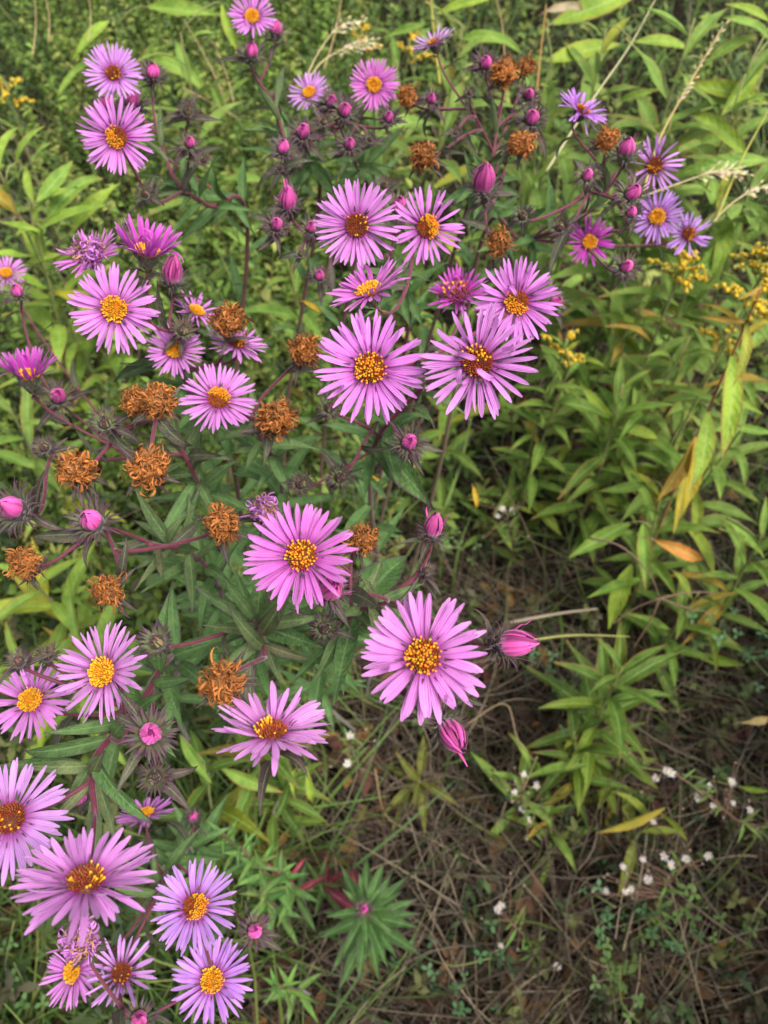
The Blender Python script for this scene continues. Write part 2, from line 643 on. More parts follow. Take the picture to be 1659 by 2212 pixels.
FOLD_SMALL = [folded_mesh(i, 7.5, 3.1) for i in range(3)]
FOLD_BIG = [folded_mesh(10 + i, 14.0, 4.3, 0.07) for i in range(3)]


# ------------------------------------------------------------------ stems
def bez(p0, p1, p2, p3, n):
    return [p0 * (1 - t) ** 3 + p1 * 3 * t * (1 - t) ** 2 + p2 * 3 * t * t * (1 - t) + p3 * t ** 3 for t in [i / n for i in range(n + 1)]]


def catmull(pts, n=6):
    P = [pts[0] * 2 - pts[1]] + list(pts) + [pts[-1] * 2 - pts[-2]]
    out = []
    for i in range(1, len(P) - 2):
        a, b, c, d = P[i - 1:i + 3]
        for k in range(n):
            t = k / n
            out.append(0.5 * (2 * b + (c - a) * t + (2 * a - 5 * b + 4 * c - d) * t * t + (3 * b - a - 3 * c + d) * t ** 3))
    out.append(pts[-1].copy())
    return out


def tube(b, pts, radii, n=6, cols=(0.1, 0.03, 0.04)):
    V, cc = [], []
    m = len(pts)
    for i, p in enumerate(pts):
        t = (pts[min(i + 1, m - 1)] - pts[max(i - 1, 0)]).normalized()
        u = t.orthogonal().normalized() if i == 0 else (u - t * u.dot(t)).normalized()
        v = t.cross(u)
        r_ = radii[i] if isinstance(radii, list) else radii
        for a in range(n):
            th = 2 * math.pi * a / n
            V.append(p + (u * math.cos(th) + v * math.sin(th)) * r_)
            cc.append(cols[i] if isinstance(cols, list) else cols)
    Fc = [(i * n + a, i * n + (a + 1) % n, (i + 1) * n + (a + 1) % n, (i + 1) * n + a) for i in range(m - 1) for a in range(n)]
    o = len(V)
    Fc += [tuple(reversed(range(n))), tuple(range(o - n, o))]
    b.add(V, Fc, cc)


def hairs(b, pts, r0, count, col, L=0.0011):
    """short pale hairs standing off a stem"""
    for i in range(count):
        k = rnd.randrange(len(pts) - 1)
        p = pts[k].lerp(pts[k + 1], rnd.random())
        t = (pts[k + 1] - pts[k]).normalized()
        u = Matrix.Rotation(rnd.random() * 6.283, 3, t) @ t.orthogonal().normalized()
        e = p + u * (r0 + L * rnd.uniform(0.5, 1.2)) + t * rnd.uniform(-0.0006, 0.0006)
        s = u.cross(t) * 0.00005
        q = p + u * r0 * 0.8
        b.add([q - s, q + s, e], [(0, 1, 2)], col)


OPEN = []          # discs of open blooms as seen: used only to keep leaves from growing in front of them


def clear(pts):
    for p in pts:
        x, y, d = proj(p)
        for (fx, fy, fr, fd) in OPEN:
            if d < fd + 0.012 and (x - fx) ** 2 + (y - fy) ** 2 < (fr * 0.92) ** 2:
                return False
    return True


def put_leaf(root, base, d, up, length, meshes, tint, name='leaf', wide=1.0, force=False):
    d = d.normalized()
    if not force and not clear([base.lerp(base + d * length, q) for q in (0.35, 0.7, 1.0)]):
        return None
    M = mat4(frame(d, up), base - root.location, (length * wide, length, length))
    return obj(name, rnd.choice(meshes), root, M, tint)


VIO = (0.68, 0.225, 0.66)
COLS = {'V': VIO, 'M': (0.56, 0.045, 0.48), 'L': (0.68, 0.29, 0.76), 'B': (0.56, 0.23, 0.74), 'P': (0.66, 0.15, 0.58), 'K': (0.70, 0.25, 0.65)}


class Head:
    pass


def head_pos(kind, x, y, wpx, n2, dia=None, z=None):
    h = Head()
    if dia:
        h.d = F * dia / wpx
        h.p = at(x, y, h.d)
    else:
        h.p = atz(x, y, z)
        h.d = dep(y, z)
    nx, ny = n2
    nz = math.sqrt(max(0.0, 1 - nx * nx - ny * ny))
    tc = (EYE - h.p).normalized()
    r_ = tc.cross(UP) * -1
    r_.normalize()
    u_ = r_.cross(tc) * -1
    if u_.dot(UP) < 0:
        u_ = -u_
    if r_.dot(RT) < 0:
        r_ = -r_
    h.n = (r_ * nx + u_ * ny + tc * nz).normalized()
    h.x, h.y, h.w = x, y, wpx
    return h


# heads: (type, x, y, width seen, tilt (right, up), options)
def FL(x, y, w_, n2, disc='Y', col='V', dia=0.0385, n=40, el=8, mess=0.0, z=None, curl=0.012, droop=0, wide=1.0):
    return dict(t='F', x=x, y=y, w=w_, n2=n2, disc=disc, col=col, dia=dia, n=n, el=el, mess=mess, z=z, curl=curl, wide=wide)


def BU(x, y, w_, n2=(0, 0.5), big=False, z=None, sc_=None):
    return dict(t='B', x=x, y=y, w=w_, n2=n2, big=big, z=z)


def GB(x, y, w_, n2=(0, 0.4), z=None):
    return dict(t='G', x=x, y=y, w=w_, n2=n2, z=z)


def WI(x, y, w_, n2=(0, 0.3), purple=False, z=None):
    return dict(t='W', x=x, y=y, w=w_, n2=n2, purple=purple, z=z)


def build_head(root, hd, zdef):
    t = hd['t']
    if t == 'F':
        h = head_pos('F', hd['x'], hd['y'], hd['w'], hd['n2'], hd['dia'])
        s = hd['dia'] / 0.0385
        M = mat4(nframe(h.n, rnd.random() * 6.28), h.p - h.n * 0.008 * s - root.location, s)
        o = obj('flower_head', rnd.choice(INV_OPEN), root, M)
        fc = COLS[hd['col']]
        k = rnd.uniform(0.93, 1.07)
        fc = (fc[0] * k, fc[1] * rnd.uniform(0.9, 1.1), fc[2] * k)
        if hd['disc'] == 'X':
            obj('withered_florets', rnd.choice(WITHERS_P), o, mat4(Matrix.Identity(3), Vector((0, 0, 0.006)), 1.0))
        else:
            obj('disc', rnd.choice(DISCS[hd['disc']]), o, mat4(Matrix.Rotation(rnd.random() * 6, 3, 'Z'), Vector((0, 0, 0.0072)), 1.6 if hd['disc'] == 'P' else 1.0))
        n = int(hd['n'] * (1.3 if hd['n'] > 32 else 1.08))
        gap = rnd.random() * 6.28
        for i in range(n):
            lay = i % 2
            th = 2 * math.pi * i / n + rnd.uniform(-0.42, 0.42) * 2 * math.pi / n
            el = R(hd['el'] + (6 if lay else -3) + rnd.gauss(0, 6 + 22 * hd['mess']))
            yaw = rnd.gauss(0, 0.06 + 0.25 * hd['mess'])
            rol = rnd.gauss(0, 0.30 + 0.6 * hd['mess'])
            m3 = Matrix.Rotation(th, 3, 'Z') @ Matrix.Rotation(el, 3, 'X') @ Matrix.Rotation(yaw, 3, 'Z') @ Matrix.Rotation(rol, 3, 'Y')
            pos = Matrix.Rotation(th, 3, 'Z') @ Vector((0, 0.0043, 0.0072 + 0.0004 * lay))
            L = rnd.uniform(0.88, 1.08) * (0.97 if lay else 1.0)
            curled = rnd.random() < hd['curl'] + 0.25 * hd['mess']
            kk = rnd.uniform(0.93, 1.06)
            obj('petal', rnd.choice(PETALS_CURL if curled else PETALS), o, mat4(m3, pos, (hd['wide'] * rnd.uniform(0.85, 1.12), L, 1.0)), tuple(c * kk for c in fc))
        h.base = h.p - h.n * 0.008 * s
        h.s = s
        h.o = o
        return h
    z = hd['z'] if hd['z'] is not None else zdef
    h = head_pos(t, hd['x'], hd['y'], hd['w'], hd['n2'], z=z)
    real = hd['w'] * h.d / F
    tint = tuple([rnd.uniform(0.85, 1.15)] * 3)
    if t == 'B':
        s = min(1.6, max(0.7, real / (0.0125 if hd['big'] else 0.0088)))
        me, ch = rnd.choice(INV_BUD), rnd.choice(FOLD_BIG if hd['big'] else FOLD_SMALL)
        name, cn, off = 'flower_bud', 'folded_petals', 0.008
    elif t == 'G':
        s = min(1.5, max(0.6, real / 0.0125))
        me, ch, name, cn, off = rnd.choice(INV_GREEN), None, 'closed_bud', None, 0.005
    else:
        s = min(1.5, max(0.7, real / 0.0205))
        me, ch = rnd.choice(INV_WITHER), rnd.choice(WITHERS_P if hd['purple'] else WITHERS)
        name, cn, off = 'withered_head', 'withered_florets', 0.010
    M = mat4(nframe(h.n, rnd.random() * 6.28), h.p - h.n * off * s - root.location, s)
    o = obj(name, me, root, M, tint)
    if ch:
        obj(cn, ch, o, mat4(Matrix.Rotation(rnd.random() * 6, 3, 'Z'), Vector((0, 0, 0.0065 if t == 'W' else 0.002))), tint)
    h.base = h.p - h.n * off * s
    h.s = s
    h.o = o
    return h


def aster(label, base, nodes, heads, zdef=0.83, lo=0.25, nleaf=34, leafsize=0.055, tintg=(1, 1, 1), spare=()):
    root = thing('aster_plant', label, 'aster', Vector(base), 'purple asters of the flowering clump')
    pts = [Vector(base)] + [atz(*n) for n in nodes]
    mid = pts[0].lerp(pts[1], 0.5) + Vector((rnd.uniform(-0.02, 0.02), rnd.uniform(-0.02, 0.02), 0.06))
    pts.insert(1, mid)
    path = catmull(pts, 8)
    m = len(path)
    b = MB()
    L0 = root.location
    sc_ = [tuple(lerp(x, y, min(1, 1.9 * i / (m - 1))) for x, y in zip((0.10, 0.085, 0.04), (0.105, 0.02, 0.036))) for i in range(m)]
    tube(b, [p - L0 for p in path], [lerp(0.0022, 0.0011, i / (m - 1)) for i in range(m)], 7, sc_)
    hairs(b, [p - L0 for p in path[m // 3:]], 0.0011, 400, (0.30, 0.17, 0.2), 0.0008)
    obj('stem', b.mesh('stem', STEM), root)
    cand = [(path[i], (path[min(i + 1, m - 1)] - path[i - 1]).normalized(), i / (m - 1)) for i in range(m // 3, m)]
    built = [(hd, build_head(root, hd, zdef)) for hd in heads]
    built.sort(key=lambda q: (q[1].p - path[-1]).length)
    brs = []
    for hd, h in built:
        best = None
        for (p, t, q) in cand:
            v = h.base - p
            L = v.length
            if L < 0.012:
                continue
            c = L + (0.4 if L < 0.03 else 0)
            if p.z > h.base.z - 0.25 * L:
                c += 0.10 + (p.z - h.base.z) * 2
            c += 0.05 * max(0, 0.5 - v.normalized().dot(t)) * 2
            if best is None or c < best[0]:
                best = (c, p, t, L)
        _, p, t, L = best
        e = -h.n
        side = Vector((rnd.uniform(-1, 1), rnd.uniform(-1, 1), rnd.uniform(-1, 0.3))) * 0.08 * L
        bp = bez(p, p + (t * 0.13 + (h.base - p).normalized() * 0.2) * L + side, h.base + e * min(0.28 * L, 0.02) + side, h.base, 10)
        bb = MB()
        tube(bb, [x - L0 for x in bp], [lerp(0.00100, 0.00075, i / 10) for i in range(11)], 6, (0.105, 0.02, 0.036))
        hairs(bb, [x - L0 for x in bp], 0.0009, int(30 + L * 1300), (0.30, 0.16, 0.2), 0.0007)
        obj('branch', bb.mesh('branch', STEM), root)
        brs.append((bp, L, h, hd))
        for i in range(2, 10):
            cand.append((bp[i], (bp[i + 1] - bp[i - 1]).normalized(), 1))
    for hd, h in built:
        if hd['t'] == 'F':
            OPEN.append((h.x, h.y, h.w * 0.5, h.d))
        else:
            OPEN.append((h.x, h.y, h.w * 0.4, h.d))
    jobs.append((root, path, brs, lo, nleaf, leafsize, tintg))
    return root


jobs = []


def aster_leaves(root, path, brs, lo, nleaf, leafsize, tintg):
    m = len(path)
    a0 = rnd.random() * 6
    for i in range(nleaf):
        q = lerp(lo, 0.97, (i + rnd.uniform(-0.3, 0.3)) / nleaf)
        f = max(0.01, q) * (m - 1)
        k = min(m - 2, int(f))
        p = path[k].lerp(path[k + 1], f - k)
        t = (path[k + 1] - path[k]).normalized()
        a = a0 + i * 2.39996
        u = Matrix.Rotation(a, 3, t) @ t.orthogonal().normalized()
        d = u + t * rnd.uniform(0.25, 0.9) + Vector((0, 0, 0.1))
        L = leafsize * lerp(1.2, 0.62, q) * rnd.uniform(0.75, 1.2)
        g = rnd.uniform(0.8, 1.25)
        pur = max(0, q - 0.62) * rnd.uniform(0.6, 1.9)
        tint = (tintg[0] * g * (1 + 0.25 * pur), tintg[1] * g * (1 - 0.75 * pur), tintg[2] * g * (1 - 0.1 * pur))
        put_leaf(root, p + u * 0.001, d, t + Vector((0, 0, 0.6)), L, ALEAF, tint)
    for bp, L, h, hd in brs:
        n = max(1, int(L / 0.028))
        for i in range(n):
            k = 1 + int(8 * (i + rnd.random()) / n)
            t = (bp[k + 1] - bp[k - 1]).normalized()
            u = Matrix.Rotation(rnd.random() * 6.28, 3, t) @ t.orthogonal().normalized()
            g = rnd.uniform(0.7, 1.1)
            put_leaf(root, bp[k], u + t * rnd.uniform(0.3, 0.9), t + Vector((0, 0, 0.5)), rnd.uniform(0.014, 0.032), ASMALL, (1.05 * g, 0.50 * g, 1.15 * g))
        if hd['t'] != 'F' or hd['n2'][1] > 0.8:
            for i in range(rnd.choice((6, 7, 8)) if hd['t'] == 'W' else rnd.choice((2, 3, 4, 4))):
                u = Matrix.Rotation(rnd.random() * 6.28, 3, h.n) @ h.n.orthogonal().normalized()
                g = rnd.uniform(0.6, 1.0)
                put_leaf(root, h.base - h.n * rnd.uniform(0.0, 0.006), u + h.n * rnd.uniform(-0.1, 0.6), h.n, rnd.uniform(0.010, 0.021) * h.s, ASMALL, (1.0 * g, 0.36 * g, 1.1 * g), force=True)


# ------------------------------------------------------------------ the ground
def build_ground():
    n = 90
    xs = np.sign(np.linspace(-1, 1, n)) * np.abs(np.linspace(-1, 1, n)) ** 3 * 40
    X, Y = np.meshgrid(xs, xs + 0.5, indexing='ij')
    Z = 0.015 * np.sin(X * 5 + 1) * np.cos(Y * 4) + 0.008 * np.sin(X * 17) * np.sin(Y * 13 + 2) - 0.02
    v = np.stack([X.ravel(), Y.ravel(), Z.ravel()], 1)
    i, j = np.meshgrid(np.arange(n - 1), np.arange(n - 1), indexing='ij')
    a = (i * n + j).ravel()
    f = np.stack([a, a + n, a + n + 1, a + 1], 1)
    me = make_mesh('ground', v, f, None, None, SOIL)
    o = obj('ground', me)
    o['kind'] = 'structure'
    o['label'] = 'dark soil and duff under the plants'


build_ground()
GBASE = (-0.15, 0.40)

# ------------------------------------------------------------------ the asters
ASTERS = [
 ('aster with two violet blooms one above the other beside dark bare litter', (-0.21, 0.44, 0),
  [(535, 500, 0.70), (450, 445, 0.755), (380, 390, 0.78), (335, 270, 0.785)],
  [FL(245, 158, 124, (-0.15, 0.5), 'R', 'L'), FL(253, 296, 160, (0, 0.1), 'O', 'V', 0.040), BU(330, 150, 36, (0, 0.8)), BU(285, 212, 40, (0.1, 0.7), z=0.79),
   BU(228, 220, 32, (-0.2, 0.7), z=0.79), BU(410, 305, 28, (0, 0.6)), GB(405, 238, 46, (0, 0.5)), GB(312, 418, 40, (-0.2, 0.4)), GB(440, 345, 30)], 0.815),
 ('slender aster with one small violet bloom high above many pink buds, by seeding grass', (-0.13, 0.47, 0),
  [(690, 430, 0.70), (640, 360, 0.75), (612, 290, 0.775), (590, 200, 0.785)],
  [FL(545, 36, 106, (-0.1, 0.55), 'Y', 'V', 0.035), BU(597, 58, 32, (0.1, 0.9)), BU(543, 105, 36, (0, 0.8)), BU(612, 314, 34, (0, 0.7)),
   GB(640, 352, 28), GB(605, 362, 28), GB(650, 548, 30), BU(622, 434, 50, (-0.1, 0.7), True), BU(597, 482, 34), BU(672, 488, 30), BU(690, 592, 28, z=0.76)], 0.815),
 ('aster with two small facing blooms, one lilac and one magenta, among pink buds', (-0.09, 0.48, 0),
  [(790, 440, 0.69), (770, 360, 0.75), (745, 300, 0.775)],
  [FL(668, 200, 96, (-0.3, 0.65), 'Y', 'L', 0.034), FL(808, 184, 110, (0, 0.35), 'Y', 'P', 0.036), BU(655, 280, 38), BU(745, 234, 36), BU(716, 216, 32),
   BU(840, 250, 27), BU(755, 308, 30), GB(700, 262, 34), GB(800, 300, 28)], 0.815),
 ('aster with five curled brown heads and one bloom seen edge on', (-0.05, 0.48, 0),
  [(1000, 480, 0.70), (1040, 400, 0.75), (1065, 330, 0.775), (1080, 225, 0.79)],
  [FL(938, 92, 104, (-0.3, 0.93), 'R', 'L', 0.036, 30, 14), WI(1088, 158, 66, (0, 0.45)), WI(1138, 142, 42, (0.2, 0.4), z=0.80), WI(880, 208, 52, (-0.4, 0.5)),
   WI(915, 335, 66, (-0.1, 0.3)), WI(1128, 312, 62, (0.1, 0.3)), BU(1150, 250, 38), BU(1143, 202, 28, z=0.80), BU(1050, 132, 32), BU(932, 210, 26),
   BU(1045, 394, 62, (0.05, 0.75), True), WI(1078, 523, 62, (0, 0.2)), GB(985, 285, 24), GB(1015, 200, 26)], 0.82),
 ('sprawling aster with four lilac blooms reaching towards yellow goldenrod', (0.0, 0.44, 0),
  [(1040, 520, 0.68), (1130, 520, 0.725), (1235, 480, 0.77), (1300, 430, 0.785), (1330, 370, 0.79)],
  [FL(1258, 238, 122, (0.6, 0.75), 'R', 'B', 0.040, 36, 4, 0.35), WI(1312, 300, 54, (0.2, 0.3)), FL(1415, 357, 122, (0.12, 0.1), 'R', 'L', 0.037, 22, 6, 0.25), FL(1420, 468, 116, (0.05, 0.2), 'Y', 'B', 0.037, 34),
   FL(1488, 505, 104, (0.35, 0.2), 'R', 'B', 0.037, 32, -14, 0.5), FL(1273, 523, 108, (0.35, 0.12), 'Y', 'M', 0.035, 34, 18, 0.15), BU(1355, 573, 34, (0.2, 0.3), z=0.78), BU(1270, 375, 30), BU(1370, 412, 42, (0.3, 0.5)), BU(1355, 315, 44, (0.2, 0.8)),
   GB(1130, 465, 46, (0, 0.3)), GB(1210, 490, 42, (-0.2, 0.3)), BU(1365, 455, 28), GB(1290, 315, 34, (-0.5, 0.3), z=0.79)], 0.82),
 ('aster with two big flat violet blooms side by side and one on edge below', (-0.06, 0.42, 0),
  [(880, 720, 0.69), (860, 620, 0.74), (835, 550, 0.765)],
  [FL(771, 487, 186, (0, 0.06), 'R', 'V', 0.0395, 42), FL(922, 491, 172, (0.2, 0.2), 'O', 'V', 0.039, 30), BU(862, 440, 44, (0.2, 0.6)), FL(798, 628, 184, (-0.35, 0.86), 'Y', 'P', 0.037, 40, 16), GB(830, 400, 40)], 0.80),
 ('aster with overlapping violet blooms, one with stray curled petals over its red disc', (-0.03, 0.38, 0),
  [(800, 1080, 0.62), (810, 960, 0.72), (900, 850, 0.765), (960, 800, 0.78)],
  [FL(800, 795, 242, (-0.05, 0.1), 'C', 'V', 0.0405, 46), FL(1032, 782, 252, (0, 0.1), 'R', 'V', 0.0405, 38, 8, 0.08, curl=0.1), FL(1117, 652, 186, (0.1, 0.1), 'O', 'V', 0.0395, 40), FL(990, 636, 138, (-0.2, 0.75), 'P', 'M', 0.037, 40, 26, 0.35),
   BU(1203, 650, 32, (0.5, 0.3), z=0.79), BU(885, 953, 44, (0.1, 0.2), z=0.775), GB(712, 880, 54, (0, 0.3), z=0.77), GB(735, 1030, 56, (0, 0.1), z=0.755), GB(650, 1045, 50, (0, 0.2), z=0.745)], 0.80),
 ('aster with one large yellow centred bloom below a magenta cup and a shaggy purple head', (-0.17, 0.40, 0),
  [(500, 990, 0.66), (430, 880, 0.745), (385, 790, 0.775), (345, 715, 0.79)],
  [FL(247, 668, 188, (-0.05, 0.1), 'Y', 'V', 0.0405, 46), FL(318, 545, 184, (0.05, 0.93), 'Y', 'M', 0.040, 44, 46, 0.1), FL(195, 552, 150, (-0.35, 0.8), 'X', 'P', 0.036, 36, 12, 0.25), BU(373, 592, 58, (0, 0.85), True),
   GB(396, 712, 58, (0.1, 0.4)), FL(424, 672, 116, (0.35, 0.8), 'Y', 'V', 0.031, 30), FL(377, 757, 126, (-0.1, 0.4), 'Y', 'V', 0.031, 36), WI(495, 692, 82, (0.1, 0.75), z=0.82), FL(512, 742, 128, (0.15, 0.82), 'R', 'V', 0.032, 36)], 0.815),
 ('aster with one tilted violet bloom between two curled brown heads', (-0.15, 0.38, 0),
  [(610, 1060, 0.66), (570, 960, 0.74), (545, 900, 0.765)],
  [FL(472, 862, 166, (0, 0.42), 'O', 'V', 0.038, 38), WI(595, 905, 94, (0.1, 0.2), z=0.82), WI(660, 757, 76, (0.3, 0.5), z=0.80)], 0.80),
 ('aster with a cluster of curled brown heads and one magenta cup at its edge', (-0.21, 0.38, 0),
  [(470, 1130, 0.66), (425, 1035, 0.755), (370, 930, 0.79)],
  [FL(62, 812, 160, (-0.12, 0.93), 'Y', 'M', 0.040, 40, 52, 0.12), FL(14, 590, 88, (-0.3, 0.6), 'Y', 'V', 0.032, 34), BU(125, 853, 42, (0, 0.4), z=0.72), WI(345, 866, 84, (0.1, 0.35), z=0.835), WI(292, 866, 52, (-0.4, 0.3), z=0.825),
   WI(320, 1010, 100, (0, 0.12), z=0.845), WI(170, 1015, 90, (-0.1, 0.35), z=0.825), GB(226, 912, 64, (-0.1, 0.4), z=0.82), BU(18, 1096, 64, (-0.7, 0.2), z=0.82), GB(95, 965, 50, (-0.3, 0.3), z=0.80), BU(35, 625, 32, (-0.3, 0.6), z=0.77)], 0.815),
 ('aster with long bare side shoots ending in brown heads and a pink bud', (-0.20, 0.36, 0),
  [(480, 1290, 0.64), (420, 1200, 0.74), (320, 1175, 0.775)],
  [WI(50, 1216, 78, (-0.7, 0.15), z=0.82), BU(192, 1121, 58, (-0.45, 0.3), z=0.81), WI(232, 1276, 78, (-0.3, 0.05), z=0.82), WI(480, 1132, 88, (0.1, 0.25), z=0.83)], 0.80),
 ('aster with the largest violet bloom of all, above a bare patch of brown litter', (-0.04, 0.34, 0),
  [(700, 1420, 0.66), (760, 1330, 0.755), (840, 1300, 0.785)],
  [FL(651, 1200, 242, (-0.06, 0.2), 'C', 'P', 0.040, 38, wide=1.15), FL(915, 1417, 278, (0, 0.06), 'C', 'K', 0.0415, 42, wide=1.2), BU(714, 1272, 70, (0.15, 0.2), True, z=0.845), WI(784, 1166, 74, (0.3, 0.2), z=0.79), WI(570, 1100, 72, (0, 0.4), True, z=0.80),
   BU(936, 1140, 52, (0.15, 0.75), True, z=0.80), BU(1106, 1390, 78, (0.85, 0.12), True, z=0.83), BU(974, 1582, 74, (0.45, -0.6), True, z=0.82), GB(702, 1356, 62, (0, 0.1), z=0.775), GB(758, 1255, 46, (0.2, 0.2), z=0.76), GB(922, 1232, 42, (0.3, 0.5), z=0.78)], 0.80),
 ('aster with a tilted violet bloom under a big curled brown head', (-0.14, 0.33, 0),
  [(560, 1420, 0.68), (552, 1340, 0.755), (575, 1420, 0.785)],
  [FL(587, 1578, 256, (0, 0.82), 'R', 'K', 0.040, 42, 12, 0.05, curl=0.06, wide=1.1), WI(476, 1475, 106, (-0.15, 0.05), z=0.84), GB(338, 1386, 74, (-0.4, 0.3), z=0.80)], 0.80),
 ('aster drooping with five big blooms, two of them yellow centred', (-0.24, 0.28, 0),
  [(380, 1420, 0.69), (290, 1540, 0.765), (205, 1640, 0.79), (205, 1760, 0.80)],
  [FL(222, 1452, 218, (-0.58, 0.1), 'Y', 'V', 0.039, 42), FL(66, 1513, 176, (-0.3, 0.3), 'Y', 'V', 0.037, 38), BU(325, 1584, 60, (0, 0.1), z=0.82), GB(40, 1428, 54, (-0.3, 0.5), z=0.81), GB(102, 1416, 50, (0, 0.5), z=0.80),
   FL(20, 1768, 250, (-0.1, 0.2), 'R', 'L', 0.040, 42), FL(185, 1900, 296, (0, 0.74), 'R', 'V', 0.041, 46), BU(172, 1720, 38, (0, 0.4), z=0.74), GB(335, 1680, 70, (0, -0.1), z=0.77)], 0.81),
 ('low aster with pale narrow petalled blooms and a shaggy dry purple head', (-0.24, 0.10, 0),
  [(420, 1830, 0.42), (360, 1880, 0.55), (330, 1960, 0.61)],
  [FL(313, 1758, 128, (-0.15, 0.9), 'Y', 'V', 0.036, 40, 6), FL(420, 1958, 186, (-0.05, 0.2), 'O', 'B', 0.0385, 42), FL(158, 2100, 144, (-0.66, 0.1), 'Y', 'V', 0.036, 40), FL(262, 2102, 154, (0.1, 0.2), 'R', 'L', 0.038, 30, 8, 0.35), FL(458, 2118, 172, (-0.1, 0.1), 'Y', 'B', 0.0385, 42),
   WI(172, 2030, 90, (-0.2, 0.4), True, z=0.70), BU(551, 2010, 40, (0.1, 0.1), z=0.56), BU(417, 1762, 24, z=0.55), BU(300, 2200, 44, (0, 0.2), z=0.66)], 0.64),
]
for lab, base, nodes, heads, zd in ASTERS:
    low = zd < 0.7
    aster(lab, base, nodes, heads, zd, 0.27, 33 if not low else 26, 0.044)
for j in jobs:
    aster_leaves(*j)
# the larger leaves that show clear of the rest
for k, a_, b_, wd, tc in [(13, (205, 1636, 0.80), (303, 1788, 0.80), 1.0, (0.75, 0.8, 0.75)), (7, (385, 770, 0.78), (210, 830, 0.77), 0.75, (0.7, 0.55, 0.8)), (6, (815, 965, 0.73), (940, 1078, 0.74), 1.25, (0.85, 0.85, 0.8)), (11, (765, 1335, 0.745), (705, 1512, 0.76), 1.0, (0.85, 0.85, 0.85)),
                      (12, (548, 1338, 0.755), (425, 1283, 0.77), 1.2, (0.95, 0.85, 0.95)), (12, (552, 1345, 0.755), (680, 1398, 0.765), 1.2, (0.8, 0.8, 0.8)), (6, (835, 945, 0.73), (845, 1050, 0.75), 1.1, (0.8, 0.8, 0.8)), (11, (740, 1345, 0.74), (890, 1175, 0.72), 1.3, (0.8, 0.85, 0.75)), (9, (425, 1035, 0.75), (340, 1180, 0.74), 0.9, (1, 1, 1)), (13, (175, 1650, 0.78), (0, 1640, 0.79), 1.1, (0.85, 0.85, 0.85)), (9, (400, 985, 0.77), (470, 975, 0.79), 1.0, (0.95, 0.5, 1.0))]:
    p_, q_ = atz(*a_), atz(*b_)
    put_leaf(jobs[k][0], p_, q_ - p_, Vector((rnd.uniform(-0.4, 0.4), -0.6, 1)), (q_ - p_).length * 1.05, ALEAF, tc, wide=wd, force=True)


